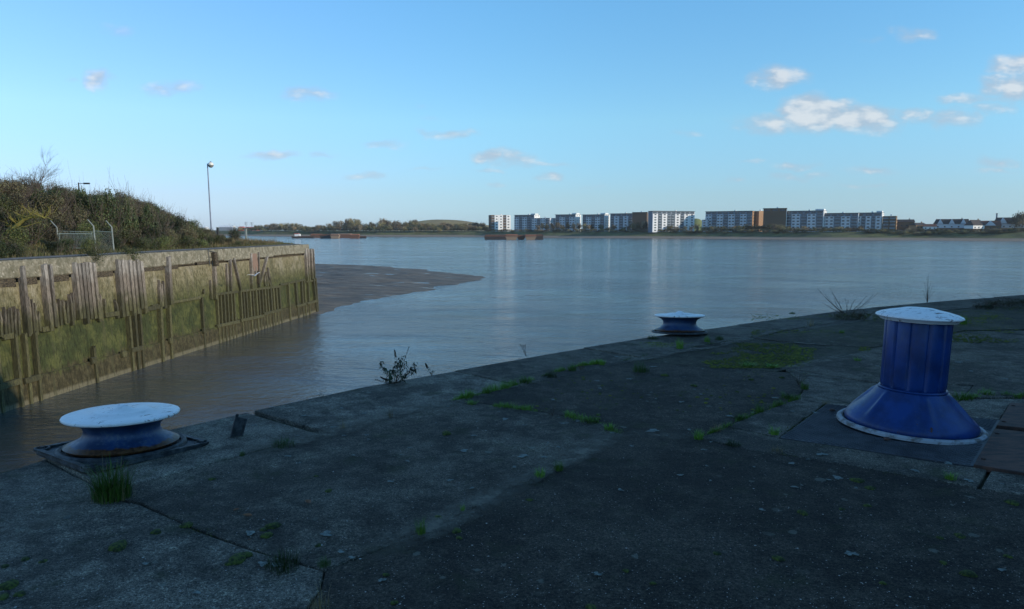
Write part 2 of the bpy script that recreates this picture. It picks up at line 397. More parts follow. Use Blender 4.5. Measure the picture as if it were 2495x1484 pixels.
M['blue'] = mat('glossy blue paint', bluepaint(False)); M['blueworn'] = mat('worn blue paint rusting at foot', bluepaint(True))
def whitecap(g):
    P = objc(g); n = g.noise(P, 6, 5, .6); f = g.noise(P, 30, 5, .7)
    c = g.mix(g.ramp(n, .35, .7), (.80, .79, .77, 1), (.88, .87, .85, 1))
    s = g.v('MULTIPLY', P, (1, 3.2, 1))
    chip = g.m('MULTIPLY', g.ramp(g.noise(s, 11, 4, .75, .4), .585, .60), g.ramp(g.noise(P, 3.5, 2), .46, .52))
    c = g.mix(chip, c, (.10, .035, .02, 1))
    c = g.mix(g.ramp(f, .55, .72, 0, .35), c, (.40, .38, .34, 1)); c = g.mix(g.ramp(n, .58, .72, 0, .22), c, (.52, .50, .46, 1))
    return {'Base Color': c, 'Roughness': .42, 'bump': (f, .15, .004)}
M['whitecap'] = mat('chipped white paint', whitecap)
M['blackiron'] = mat('old painted cast iron', lambda g: {'Base Color': g.mix(g.ramp(g.noise(pos(g), 14, 5, .65), .4, .66), (.018, .022, .025, 1), (.075, .085, .09, 1)), 'Roughness': .62, 'Metallic': .3, 'bump': (g.noise(pos(g), 60, 4), .5, .006)})
def treadmat(g):
    P = pos(g); a = R(38)
    n = g.noise(P, 5, 5, .6)
    return {'Base Color': g.mix(g.ramp(n, .35, .65), (.028, .032, .038, 1), (.060, .066, .074, 1)), 'Roughness': .6, 'Metallic': .25, 'bump': (g.noise(P, 90, 3), .5, .003)}
M['tread'] = mat('dull steel tread plate', treadmat)
M['rust'] = mat('rust brown steel cover', lambda g: {'Base Color': g.mix(g.ramp(g.noise(g.v('MULTIPLY', pos(g), (1, 3, 1)), 6, 6, .7), .38, .64), (.035, .020, .015, 1), (.105, .048, .030, 1)), 'Roughness': .8, 'bump': (g.noise(pos(g), 50, 5, .7), .6, .006)})
M['ring'] = mat('grey white painted ring', lambda g: {'Base Color': g.mix(g.ramp(g.noise(pos(g), 9, 5, .7), .45, .62), (.30, .33, .36, 1), (.12, .11, .10, 1)), 'Roughness': .6, 'bump': (g.noise(pos(g), 50, 4), .4, .005)})
M['galv'] = mat('galvanised steel', lambda g: {'Base Color': (.16, .21, .20, 1), 'Roughness': .6, 'Metallic': .2})
M['polepaint'] = mat('grey blue pole paint', lambda g: {'Base Color': g.mix(g.ramp(g.noise(pos(g), 2, 4), .4, .6), (.10, .13, .20, 1), (.16, .20, .28, 1)), 'Roughness': .45})
M['globe'] = mat('lamp globe opal', lambda g: {'Base Color': (.72, .70, .62, 1), 'Roughness': .3})
M['globedark'] = mat('lamp globe smoked lower half', lambda g: {'Base Color': (.22, .23, .22, 1), 'Roughness': .25})
M['gullwhite'] = mat('white feathers', lambda g: {'Base Color': (.80, .80, .78, 1), 'Roughness': .8})
M['gullgrey'] = mat('grey wing feathers', lambda g: {'Base Color': (.42, .44, .47, 1), 'Roughness': .8})
M['post'] = mat('concrete fence post', lambda g: {'Base Color': g.mix(g.noise(pos(g), 6), (.16, .19, .18, 1), (.27, .30, .28, 1)), 'Roughness': .85})

# ================================================================== WATER
def watermat(g):
    P = pos(g)
    flow = g.v('ADD', P, g.v('SCALE', g.v('SUBTRACT', g.noise(P, .035, 3, .5, out=1), (.5, .5, .5)), sc=9.0))
    big = g.noise(g.v('MULTIPLY', flow, (.45, 1.0, 1)), .055, 6, .62)         # slicks and rough patches
    w0 = g.noise(g.v('MULTIPLY', flow, (.6, 1.0, 1)), .22, 3, .5)
    w1 = g.noise(g.v('MULTIPLY', flow, (.6, 1.0, 1)), .75, 4, .6)
    w2 = g.noise(g.v('MULTIPLY', flow, (.7, 1.0, 1)), 2.6, 4, .6)
    w3 = g.noise(flow, 8.5, 3, .6)
    amp = g.ramp(big, .38, .62, .55, 1.15)
    h = g.m('ADD', g.m('ADD', g.m('MULTIPLY', w0, .30), g.m('MULTIPLY', w1, .17)), g.m('ADD', g.m('MULTIPLY', w2, .115), g.m('MULTIPLY', w3, .036)))
    h = g.m('MULTIPLY', h, amp)
    c = g.mix(g.ramp(big, .35, .65), (.046, .060, .060, 1), (.074, .082, .090, 1))
    return {'Base Color': c, 'Roughness': g.ramp(big, .36, .64, .045, .12), 'IOR': 1.34, 'Specular IOR Level': .95, 'bump': (h, 1.0, 1.0)}
M['water'] = mat('muddy river water', watermat)
mb = MB(); n = 24
xs = [-6000, 6000]
mb.V = [(-2590, -190, 0), (2590, -190, 0), (2590, 4390, 0), (-2590, 4390, 0)]; mb.F = [(0, 1, 2, 3)]
ob('water', mb.mesh('water', M['water']), kind='structure')

# ================================================================== NEAR QUAY
edge = [Vector((-6.5, -22, 0)), Vector((-4.9, -1, 0)), Vector((-4.15, 2.6, 0))] + \
       [at(x, y, QUAY) for x, y in [(0,1140),(100,1115),(350,1060),(600,1005),(900,940),(1100,905),(1350,860),(1590,820),(1820,787),(2050,757),(2300,733),(2494,718)]] + \
       [Vector((18.2, 20.3, 0)), Vector((30, 24.5, 0)), Vector((60, 29, 0))]
edge = [Vector((v.x, v.y, 0)) for v in edge]
poly = [(v.x, v.y) for v in edge] + [(60, -22)]
mb = MB(); mb.prism([(x, y) for x, y in poly][::-1], -1.5, QUAY - .035)
me = mb.mesh('quay', M['soil']); fixn(me)
me.materials.append(M['wall'])
for f_ in me.polygons:
    if abs(f_.normal.z) < .5: f_.material_index = 1
quay = ob('quay', me, kind='structure')

def offs(pts, d):
    out = []
    for i, q in enumerate(pts):
        t = (pts[min(i + 1, len(pts) - 1)] - pts[max(i - 1, 0)]).normalized()
        out.append(q + Vector((t.y, -t.x, 0)) * d)
    return out
def resample(pts, s0, s1, n):
    L = [0]
    for a, b in zip(pts, pts[1:]): L.append(L[-1] + (b - a).length)
    res = []
    for k in range(n):
        s = s0 + (s1 - s0) * k / (n - 1)
        for i in range(len(pts) - 1):
            if s <= L[i + 1] or i == len(pts) - 2:
                t = (s - L[i]) / (L[i + 1] - L[i]); res.append(pts[i].lerp(pts[i + 1], t)); break
    return res
def arc_of(pts, q):
    best = (1e9, 0); s = 0
    for a, b in zip(pts, pts[1:]):
        ab = b - a; t = max(0, min(1, (q - a).dot(ab) / ab.length_squared)); d = (a + ab * t - q).length
        if d < best[0]: best = (d, s + t * ab.length)
        s += ab.length
    return best[1]
def slab(poly, z, m, inset=.0045, jag=.004, name='slab', thick=.22, tilt=.004, lab=None):
    c = sum((Vector((q[0], q[1], 0)) for q in poly), Vector()) / len(poly)
    # densify the outline so that the joint can wander
    P = []
    for i in range(len(poly)):
        a = Vector((poly[i][0], poly[i][1], 0)); b = Vector((poly[(i + 1) % len(poly)][0], poly[(i + 1) % len(poly)][1], 0))
        k = max(1, min(30, int((b - a).length / .16)))
        nrm = (b - a).normalized(); nrm = Vector((nrm.y, -nrm.x, 0))
        for j in range(k):
            q = a.lerp(b, j / k); w = (mnoise.noise(q * 6.0)) * jag * 2 + mnoise.noise(q * 23.0) * jag
            P.append(q + nrm * w)
    area = sum(P[i].x * P[(i + 1) % len(P)].y - P[(i + 1) % len(P)].x * P[i].y for i in range(len(P)))
    if area < 0: P.reverse()
    nP = len(P); ins = []
    for i in range(nP):
        t = (P[(i + 1) % nP] - P[i - 1]); t = t.normalized() if t.length > 1e-6 else Vector((1, 0, 0))
        ins.append(P[i] + Vector((-t.y, t.x, 0)) * inset)
    me = bpy.data.meshes.new(name); bm = bmesh.new()
    tx, ty = random.uniform(-tilt, tilt), random.uniform(-tilt, tilt)
    zz = lambda q: z + (q.x - c.x) * tx + (q.y - c.y) * ty
    def ring(extra, dz):
        r_ = []
        for i in range(nP):
            t = (ins[(i + 1) % nP] - ins[i - 1]); t = t.normalized() if t.length > 1e-6 else Vector((1, 0, 0))
            q = ins[i] + Vector((-t.y, t.x, 0)) * extra
            r_.append(bm.verts.new((q.x - c.x, q.y - c.y, zz(q) + dz)))
        return r_
    r0 = ring(0, -thick); r1 = ring(0, -.010); r2 = ring(.003, -.003); r3 = ring(.010, 0)
    for a, b in ((r0, r1), (r1, r2), (r2, r3)):
        for i in range(nP): bm.faces.new((a[i], a[(i + 1) % nP], b[(i + 1) % nP], b[i]))
    top = bm.faces.new(r3)
    bmesh.ops.triangulate(bm, faces=[top])
    for f_ in bm.faces: f_.smooth = False
    bm.to_mesh(me); bm.free(); me.materials.append(m)
    o = ob(name, me, quay, c); 
    if lab: o['label'] = lab
    return o
J1 = offs(edge, 1.06)
def W(pts): return [(at(x, y, QUAY).x, at(x, y, QUAY).y) for x, y in pts]
# coping stones along the edge
cutpx = [(-330,1300),(108,1113),(610,1003),(1108,904),(1420,848),(1795,790),(2120,750),(2420,724)]
cuts = [arc_of(edge, Vector((-6.5, -22, 0)))] + [0] * 0
cs = [10.0, 16.0] + [arc_of(edge, Vector((at(x, y, QUAY).x, at(x, y, QUAY).y, 0))) for x, y in cutpx[1:]]
cs += [cs[-1] + 3.2, cs[-1] + 6.6, cs[-1] + 10, cs[-1] + 20]
jarc = lambda s: arc_of(J1, offs_pt(s))
def offs_pt(s):
    a = resample(edge, s, s + 1e-3, 2); t = (a[1] - a[0]).normalized()
    return a[0] + Vector((t.y, -t.x, 0)) * 1.06
for i in range(len(cs) - 1):
    s0, s1 = cs[i], cs[i + 1]
    g0 = .0; g1 = .0
    if abs(s0 - cs[3]) < 1e-6: s0 += .035                      # the wide open joint by the channel stub
    if abs(s1 - cs[3]) < 1e-6: s1 -= .035
    A = resample(edge, s0, s1, 9); B = resample(J1, jarc(s0), jarc(s1), 7)
    pl = [(q.x, q.y) for q in A] + [(q.x, q.y) for q in reversed(B)]
    slab(pl, QUAY, M['slab_pale'] if i in (1, 2, 3) else M['slab'], jag=.005, thick=.45)
def j1(xa, xb, n=5):
    pa = at(*xa, QUAY); pb = at(*xb, QUAY)
    return [(q.x, q.y) for q in resample(J1, arc_of(J1, Vector((pa.x, pa.y, 0))), arc_of(J1, Vector((pb.x, pb.y, 0))), n)]
S = {}
T0 = W([(340,1225),(480,1290),(620,1340),(790,1388)])
T1 = W([(1330,1005),(1430,1025),(1510,1055)])
slab(j1((-250,1400),(250,1212),4) + T0 + W([(780,1432)]) + [(-1.0, 1.2), (-4.0, 1.2), (-3.55, 2.2)], QUAY, M['slab_pale'])
slab(j1((250,1212),(1110,975),8) + T1 + W([(1300,1160),(1220,1200),(1020,1300),(860,1362)]) + T0[::-1], QUAY, M['slab'])
T2 = W([(1600,884),(1720,893),(1890,905),(1930,905)])
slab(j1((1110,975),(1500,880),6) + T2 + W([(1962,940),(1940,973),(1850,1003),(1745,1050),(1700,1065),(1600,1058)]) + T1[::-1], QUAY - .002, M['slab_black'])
slab(j1((1500,880),(1816,822),5) + W([(1900,832),(2130,847),(2085,860),(1990,881),(1913,899),(1890,905),(1720,893),(1600,884)]), QUAY - .003, M['slab_moss'])
slab(j1((1816,822),(2494,735),7) + W([(2640,722),(2640,800),(2350,805),(2130,847),(1900,832)]), QUAY - .001, M['slab_moss'])
slab(W([(2130,847),(2350,805),(2640,800),(2700,965),(2345,972),(2370,940),(2128,933),(1988,912),(1913,899),(1990,881),(2085,860)]), QUAY + .004, M['slab'])
slab(W([(1913,899),(1988,912),(2128,933),(2370,940),(2345,972),(2310,990),(2080,983),(2011,982),(1940,973),(1962,940)]), QUAY, M['slab_pale'])
slab(W([(1940,973),(2011,982),(1896,1067),(1827,1049),(1765,1040),(1850,1003)]), QUAY, M['slab_pale'])
slab(W([(1765,1040),(1827,1049),(1896,1067),(2011,1082),(2243,1120),(2370,1138),(2406,1145),(2380,1188),(2290,1172),(2195,1157),(2071,1134),(1999,1123),(1910,1107),(1827,1097),(1740,1076),(1700,1065),(1745,1050)]), QUAY, M['slab'])
slab(W([(2413,1146),(2620,1178),(2620,1225),(2388,1189)]), QUAY + .002, M['slab_pale'])
slab(W([(2011,982),(2080,983),(2310,990),(2345,972),(2700,968),(2700,1002),(2462,985),(2436,1022),(2011,986)]), QUAY, M['slab_pale'])
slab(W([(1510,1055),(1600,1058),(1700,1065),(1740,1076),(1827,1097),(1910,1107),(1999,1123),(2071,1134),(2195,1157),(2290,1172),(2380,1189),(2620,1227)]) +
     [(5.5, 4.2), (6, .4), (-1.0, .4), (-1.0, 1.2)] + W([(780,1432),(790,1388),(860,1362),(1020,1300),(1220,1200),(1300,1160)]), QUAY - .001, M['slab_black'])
# broad slabs beyond the picture, so that the quay goes on
xg = [6.2, 12, 19, 27, 36, 48, 60]
yg = [-22, -16, -10, -4, 1.5, 7, 12.0]
for i in range(len(xg) - 1):
    for j in range(len(yg) - 1):
        slab([(xg[i], yg[j]), (xg[i + 1], yg[j]), (xg[i + 1], yg[j + 1]), (xg[i], yg[j + 1])], QUAY - .006, M['slab'], name='slab') if not (i == 0 and j == 5) else None
for j, (a, b) in enumerate([(-22, -16), (-16, -10), (-10, -4), (-4, .3)]):
    slab([(-3.6 if j > 1 else -4.6, a), (1.2, a), (1.2, b), (-3.6 if j > 1 else -4.6, b)], QUAY - .004, M['slab']); slab([(1.2, a), (6.15, a), (6.15, b), (1.2, b)], QUAY - .004, M['slab'])

# tread plate round the capstan, with its raised bars
tp = W([(1900,1067),(2014,985),(2436,1024),(2370,1137)])
cap_c = at(2214, 1037, QUAY)
mb = MB(); mb.prism(tp, QUAY - .02, QUAY + .004)
pl = mb.mesh('tread_plate', M['tread']); fixn(pl)
plate = ob('tread_plate', pl, None, None, 'dull steel tread plate set in the quay around the tall blue capstan', 'metal plate')
a, b, c_, d = [Vector((q[0], q[1], 0)) for q in tp]
mb = MB(); nu = 62
for i in range(1, nu):
    t = i / nu; p0 = a.lerp(b, t); p1 = d.lerp(c_, t)
    L = (p1 - p0); m_ = 26
    for k in range(m_):
        q0 = p0 + L * ((k + .12 + (.5 if i % 2 else 0)) / (m_ + .6)); q1 = p0 + L * ((k + .70 + (.5 if i % 2 else 0)) / (m_ + .6))
        if ((q0 + q1) / 2 - Vector((cap_c.x, cap_c.y, 0))).length < .56: continue
        w = (b - a).normalized() * .0045
        mb.hexa([Vector((*(q0 - w).xy, QUAY + .004)), Vector((*(q1 - w).xy, QUAY + .004)), Vector((*(q1 + w).xy, QUAY + .004)), Vector((*(q0 + w).xy, QUAY + .004)),
                 Vector((*(q0 - w * .5).xy, QUAY + .009)), Vector((*(q1 - w * .5).xy, QUAY + .009)), Vector((*(q1 + w * .5).xy, QUAY + .009)), Vector((*(q0 + w * .5).xy, QUAY + .009))])
bars = mb.mesh('raised_bars', M['tread']); fixn(bars); ob('raised_bars', bars, plate, kind='stuff')
# rust brown covers right of the capstan
for k, (pp, lab) in enumerate([([(2461,986),(2640,1000),(2640,1064),(2427,1042)], 'rust brown steel cover plate at the right edge of the quay, the farther one'),
                               ([(2422,1050),(2640,1075),(2640,1184),(2371,1139)], 'rust brown steel cover plate at the right edge of the quay, the nearer one')]):
    w_ = W(pp); cx = sum(q[0] for q in w_) / 4; cy = sum(q[1] for q in w_) / 4
    mb = MB(); mb.prism([(q[0] - cx, q[1] - cy) for q in w_], -.02, .022)
    me = mb.mesh('cover_plate', M['rust']); bevel(me, .004)
    cov = ob('cover_plate', me, None, (cx, cy, QUAY), lab, 'cover plate', 'rusty cover plates')
    for sx, sy in ((.1, .15), (.1, .85)):
        mb = MB()
        q = Vector((*w_[0], 0)).lerp(Vector((*w_[3], 0)), sy).lerp(Vector((*w_[1], 0)).lerp(Vector((*w_[2], 0)), sy), sx * .6)
        mb.lathe([(.016, .0222), (.016, .028), (.008, .031)], 8, (q.x - cx, q.y - cy, 0))
        ob('bolt', mb.mesh('bolt', M['rust']), cov)

# the steel channel stub standing in the open coping joint
q0 = at(575, 1062, QUAY); h_ = .145
st = thing('channel_stub', 'short rusty steel channel stub standing in the open coping joint right of the left roller', 'steel stub', q0, R(28))
mb = MB()
for x0, x1, y0, y1 in ((-.045, .045, -.004, .004), (-.045, -.037, -.03, .004), (.037, .045, -.03, .004)):
    mb.box(x0, x1, y0, y1, -.12, h_, Matrix.Rotation(R(17), 4, 'Y') @ Matrix.Rotation(R(-6), 4, 'X'))
me = mb.mesh('web', M['blackiron']); ob('web', me, st)
mb = MB(); mb.box(-.042, -.020, -.003, .005, h_ - .002, h_ + .022, Matrix.Rotation(R(17), 4, 'Y') @ Matrix.Rotation(R(-6), 4, 'X')); ob('torn_lug', mb.mesh('torn_lug', M['blackiron']), st)

# ------------------------------------------------------------------ capstan
def lerpz(pts): return pts
cap = thing('capstan', 'tall glossy blue capstan with white domed cap and flared skirt', 'capstan', (cap_c.x, cap_c.y, QUAY))
def whelp(n_, depth, ph=0):
    def f_(t, r, z):
        k = (t * n_ / (2 * math.pi) + ph) % 1; e = min(k, 1 - k) * 2          # 0 at the groove
        return 1 - depth * math.exp(-(e / .16) ** 2) + depth * .15 * e
    return f_
mb = MB(); mb.lathe([(.575, .004), (.575, .022), (.590, .034), (.612, .034), (.628, .022), (.632, .004)], 96)
ob('base_ring', mb.mesh('base_ring', M['ring'], True), cap)
prof = [(.535, -.01), (.560, .018), (.566, .045), (.555, .072), (.525, .100), (.470, .142), (.415, .190), (.370, .232), (.335, .268), (.315, .292), (.300, .306), (.262, .312)]
def skirt(t, r, z):
    k = (t * 6 / (2 * math.pi) + .17) % 1; e = abs(k - .5) * 2
    amt = sm(z, .07, .18) * (1 - sm(z, .27, .31))
    return 1 + amt * (.085 * (1 - sm(e, .0, .26)) - .014)
mb = MB(); mb.lathe(prof, 144, fr=skirt); ob('skirt', mb.mesh('skirt', M['blue'], True), cap)
prof = [(.255, .300), (.262, .318), (.272, .330), (.275, .350), (.277, .60), (.279, .860), (.270, .880)]
mb = MB(); mb.lathe(prof, 144, fr=lambda t, r, z: whelp(12, .065 * sm(z, .32, .36), .3)(t, r, z)); ob('drum', mb.mesh('drum', M['blue'], True), cap)
mb = MB(); mb.lathe([(.245, .305), (.29, .308), (.294, .316), (.286, .325), (.25, .326)], 96); ob('collar', mb.mesh('collar', M['blue'], True), cap)
prof = [(.30, .872), (.322, .874), (.332, .886), (.355, .896), (.366, .905), (.360, .916), (.325, .930), (.25, .948), (.17, .962), (.145, .968), (.12, .973), (.06, .977), (.0005, .978)]
mb = MB(); mb.lathe([(r_, z_) for r_, z_ in prof], 96); ob('cap', mb.mesh('cap', M['whitecap'], True), cap)
for sx, sy in ((-.47, -.50), (.50, -.44), (-.50, .48)):
    mb = MB(); mb.lathe([(.030, .004), (.030, .012), (.016, .020)], 8, (sx * 1.02, sy * 1.02, 0)); ob('rust_bolt', mb.mesh('rust_bolt', M['rust']), cap)

cap.scale = (.865, .865, 1.0); cap.rotation_euler = (0, R(1.8), 0)

# ------------------------------------------------------------------ rollers
def roller(loc, R0, Hh, label, rz, rust=True, plate=True, lean=0):
    t = thing('fairlead_roller', label, 'mooring roller', loc, rz, 'low blue mooring rollers on the quay edge')
    t.rotation_euler = (Matrix.Rotation(R(-lean), 3, 'X') @ Matrix.Rotation(rz, 3, 'Z')).to_euler()
    k = R0
    if plate:
        mb = MB(); a_ = 1.13 * k
        pl = []
        for q in range(4):
            ang = math.pi / 2 * q
            for dx, dy in ((a_, a_ - .22 * k), (a_ - .05 * k, a_ - .05 * k), (a_ - .22 * k, a_)):
                x, y = dx, dy; ca, sa = math.cos(ang), math.sin(ang); pl.append((x * ca - y * sa, x * sa + y * ca))
        mb.prism(pl, -.01, .014); me = mb.mesh('base_plate', M['blackiron']); bevel(me, .004); ob('base_plate', me, t)
        for q in range(4):
            ang = math.pi / 2 * q + math.pi / 4; rr = 1.42 * k; c_ = (rr * math.cos(ang), rr * math.sin(ang), 0)
            mb = MB(); mb.lathe([(.135 * k, .014), (.135 * k, .030), (.105 * k, .032), (.100 * k, .018)], 20, c_, close=False); ob('bolt_cup', mb.mesh('bolt_cup', M['blackiron'], True), t)
            mb = MB(); mb.lathe([(.045 * k, .014), (.045 * k, .034), (.03 * k, .038)], 6, c_); ob('bolt', mb.mesh('bolt', M['blackiron']), t)
        mb = MB()
        for q in range(4):
            for sgn in (0, 1):
                ang = math.pi / 2 * q; Mx = Matrix.Rotation(ang, 4, 'Z')
            mb.box(-a_ + .22 * k, a_ - .22 * k, -a_ + .0, -a_ + .035, .0142, .030, Mx)
        ob('rim', mb.mesh('rim', M['blackiron']), t, kind=None)
    mb = MB(); mb.lathe([(1.00 * k, .014), (1.0 * k, .034), (1.06 * k, .042), (1.10 * k, .034), (1.12 * k, .014)], 72, close=False); ob('base_ring', mb.mesh('base_ring', M['blackiron'], True), t)
    mb = MB(); mb.lathe([(.62 * k, .012), (.62 * k, .05)], 40); ob('hub', mb.mesh('hub', M['blackiron'], True), t)
    H_ = Hh
    prof = [(.70, .050), (.86, .040), (.955, .042), (.99, .060), (.985, .085), (.955, .115), (.88, .165), (.79, .235), (.71, .32), (.665, .42), (.650, .52), (.655, .60), (.68, .68), (.74, .76), (.82, .83), (.90, .88), (.93, .90)]
    zf = lambda v: .03 + (H_ - .055) * v / .9 if v > .06 else v * .9
    mb = MB(); mb.lathe([(r_ * k, zf(z_)) for r_, z_ in prof], 96); ob('sheave', mb.mesh('sheave', M['blueworn'] if rust else M['blue'], True), t)
    z0 = zf(.90)
    prof = [(.90, z0 + .001), (.985, z0 + .004), (1.0, z0 + .009), (1.004, z0 + .018), (.992, z0 + .026), (.94, z0 + .032), (.80, z0 + .036), (.52, z0 + .042), (.49, z0 + .050), (.44, z0 + .053), (.20, z0 + .056), (.15, z0 + .068), (.09, z0 + .082), (.04, z0 + .088), (.001, z0 + .089)]
    mb = MB(); mb.lathe([(r_ * k, z_) for r_, z_ in prof], 96); ob('cap', mb.mesh('cap', M['whitecap'], True), t)
    return t
lr = at(300, 1093, QUAY)
roller((lr.x, lr.y, QUAY), (.385), .265, 'low blue mooring roller with rusty lower flange, a grass tuft growing in front', R(54), lean=2.6)
mr = at(1655, 812, QUAY)
roller((mr.x, mr.y, QUAY), .385, .285, 'low blue mooring roller with white domed cap, farther along the quay edge', R(-50), plate=False, lean=3.5)

# ================================================================== OPPOSITE LOCK WALL (leans back 1 in 10)
B0 = at(0, 1005, 0); B1 = at(770, 760, 0)
TD = (B1 - B0).normalized(); ND = Vector((TD.y, -TD.x, 0)); BAT = .10
LW = (B1 - B0).length
NW = (ND + Vector((0, 0, BAT))).normalized()
def wp(s, z, n=0.0): return B0 + TD * s + Vector((0, 0, z)) - ND * (BAT * z) + NW * n
def ws(x, y):
    r = ray(x, y); t = (B0 - EYEP).dot(NW) / r.dot(NW); q = EYEP + r * t
    return (q - B0).dot(TD), q.z
def wbox(mb, s0, s1, z0, z1, n0, n1, ds=0):
    mb.hexa([wp(s0 + ds, z0, n1), wp(s0 + ds, z0, n0), wp(s1 + ds, z0, n0), wp(s1 + ds, z0, n1), wp(s0, z1, n1), wp(s0, z1, n0), wp(s1, z1, n0), wp(s1, z1, n1)])
SL = -26.0
wall = thing('lock_wall', 'long stained concrete lock wall with timber piles across the water at left', 'wall', (B0 + TD * 20))
def wadd(name, mb, m, bev=0, smooth=False, **k):
    me = mb.mesh(name, m); fixn(me)
    if bev: bevel(me, bev)
    o = ob(name, me, wall, **k); o.matrix_parent_inverse = Matrix.Translation(-wall.location); return o
# body, with a roughened face
mb = MB(); wbox(mb, SL, LW, -3, 6.42, -3.0, 0); wadd('concrete_body', mb, M['wall'])
mb = MB(); wbox(mb, SL, LW - .1, 6.42, 6.62, -2.6, -.22); wadd('recess', mb, M['rotten'])
mb = MB(); wbox(mb, SL, LW - .15, -3, 1.34, .003, .16); wadd('lower_plinth', mb, M['wall'], .05)
# coping in bays
cps = [SL, -20, -13.5, -7.2, -1.6, 3.0, 7.7, 12.1, 16.0, 20.2, 25, 30.1, 35, 40.2, LW + .02]
for a, b in zip(cps, cps[1:]):
    mb = MB(); e = random.uniform(0, .05)
    wbox(mb, a + .012, b - .012, 6.62 + random.uniform(-.06, .03), 7.60, -2.4, .10 + e); wadd('coping_stone', mb, M['coping'], .06)
# end return of the wall towards the river
mb = MB(); q = wp(LW, 0)
e2 = (-ND * .70 + TD * 1.0).normalized()
def ret(s, z, n): return wp(LW, z, -.02) + e2 * s - ND * n
mb.hexa([ret(0, -3, 0), ret(0, -3, 2.5), ret(60, -3, 2.5), ret(60, -3, 0), ret(0, 7.55, 0), ret(0, 7.55, 2.5), ret(60, 7.55, 2.5), ret(60, 7.55, 0)])
wadd('river_return', mb, M['wall'])
def c2(x, y): return x * .28727, 609 + y * .28727
def c3(x, y): return 365.4 + x * .22568, 578.6 + y * .22568
def plank(top, bot, wpx, f_, name='pile', m=None, proud=.26, jag=.12, base=0.0, z_add=0, ext=True):
    (xt, yt), (xb, yb) = f_(*top), f_(*bot)
    st_, zt = ws(xt, yt); sb, zb = ws(xb, yb)
    k = .28727 if f_ is c2 else .22568
    w = wpx * k
    wt_ = abs(ws(xt + w / 2, yt)[0] - ws(xt - w / 2, yt)[0])
    # a pile's width is foreshortened along the wall; its own depth shows too
    wid = max(.10, wt_ * .55)
    if zb < .5 and ext:
        t = (zb + 1.5) / max(.1, zt - zb); sb -= (st_ - sb) * t; zb = -1.5
    mb = MB(); n_ = 4; V = []
    n0 = .003 + base; n1 = base + proud * random.uniform(.85, 1.1)
    for j, (s_, z_) in enumerate(((sb, zb), (st_, zt))):
        for q in range(n_):
            off = (q / (n_ - 1) - .5) * wid * (1.0 if j == 0 else random.uniform(.82, 1.0))
            zz = z_ + (random.uniform(-jag, jag * .3) if j == 1 else random.uniform(-jag * .2, jag * .3) * (zb > -1))
            V.append(wp(s_ + off, zz, n0)); V.append(wp(s_ + off, zz, n1))
    mb.V = [tuple(v) for v in V]; o = 2 * n_
    for q in range(n_ - 1):
        a = 2 * q; mb.F += [(a + 1, a + 3, a + 3 + o, a + 1 + o), (a, a + o, a + 2 + o, a + 2), (a + o, a + 1 + o, a + 3 + o, a + 2 + o), (a, a + 2, a + 3, a + 1)]
    mb.F += [(0, 1, 1 + o, o), (o - 2, 2 * o - 2, 2 * o - 1, o - 1)]
    return wadd(name, mb, m or M['timber'])
def broken(top, bot, wpx, f_, proud=.20):
    """a rotted plank worn to a spike"""
    (xt, yt), (xb, yb) = f_(*top), f_(*bot); st_, zt = ws(xt, yt); sb, zb = ws(xb, yb)
    k = (.28727 if f_ is c2 else .22568) * wpx
    w = max(.09, abs(ws(xb + k / 2, yb)[0] - ws(xb - k / 2, yb)[0]) * .55)
    mb = MB(); levels = [0, .45, .7, .88, 1.0]; wid = [1, .95, .75, .45, .14]; rings = []
    for l, wd in zip(levels, wid):
        s_ = sb + (st_ - sb) * l + random.uniform(-.2, .2) * w * (l > .3); z_ = zb + (zt - zb) * l; h = w * wd / 2
        rings.append([wp(s_ - h, z_, .01), wp(s_ - h, z_, proud), wp(s_ + h, z_ - random.uniform(0, .1), proud), wp(s_ + h, z_, .01)])
    for A, B in zip(rings, rings[1:]): mb.quadstrip(A, B)
    mb.F += [tuple(range(3, -1, -1)), tuple(len(mb.V) - 4 + i for i in range(4))]
    return wadd('broken_plank', mb, M['timber'])
# tall fender piles and the plank clusters
for a in [((155,140),(215,735),52),((335,125),(400,690),55),((382,128),(430,655),38),((1400,60),(1425,470),42)]: plank(*a, c2, 'pile', proud=.34)
for i in range(6):
    x = 600 + i * 32; plank((x, 108 + random.uniform(-6, 6)), (x + 52, 585 + random.choice((0, 5, 45, 50))), 40, c2, 'fender_plank', proud=.30, jag=.06)
for i in range(7):
    x = 972 + i * 33; plank((x, 88 + random.uniform(-6, 8)), (x + 44, [575, 565, 520, 560, 545, 500, 535][i]), 41, c2, 'fender_plank', proud=.30, jag=.08)
for a in [((92,710),(155,1345),42),((178,700),(236,1320),42),((262,690),(318,1300),42),((1065,560),(1105,1040),32),((1112,540),(1150,1025),28),((1160,500),(1195,1010),28),
          ((1335,480),(1360,955),36),((1410,470),(1435,930),32),((765,820),(800,1130),36),((-60,745),(0,1400),42)]: plank(*a, c2, 'pile', proud=.30)
for x, y, xb, yb in [(15,485,25,735),(40,505,55,730),(68,490,80,720),(100,480,112,712),(128,500,140,720),(222,400,240,705),(248,420,270,700),(272,450,292,720),(305,520,318,690),(455,450,470,660),
                     (480,415,500,640),(512,425,535,625),(545,430,560,620),(572,375,600,640),(598,362,610,600),(800,355,828,605),(828,372,845,600),(870,415,880,560),(960,420,985,580),(1185,250,1215,540),
                     (1335,255,1345,480),(1372,262,1388,495),(1352,290,1362,480),(-20,520,-8,740)]: broken((x, y), (xb, yb), 34, c2)
for a in [((540,650),(575,1210),30),((670,180),(692,672),36),((850,235),(862,592),26),((887,225),(967,575),26),((1072,170),(1087,560),22),((1152,160),(1162,540),18),((1250,205),(1165,520),20)]: plank(*a, c3, 'pile', proud=.24, jag=.05)
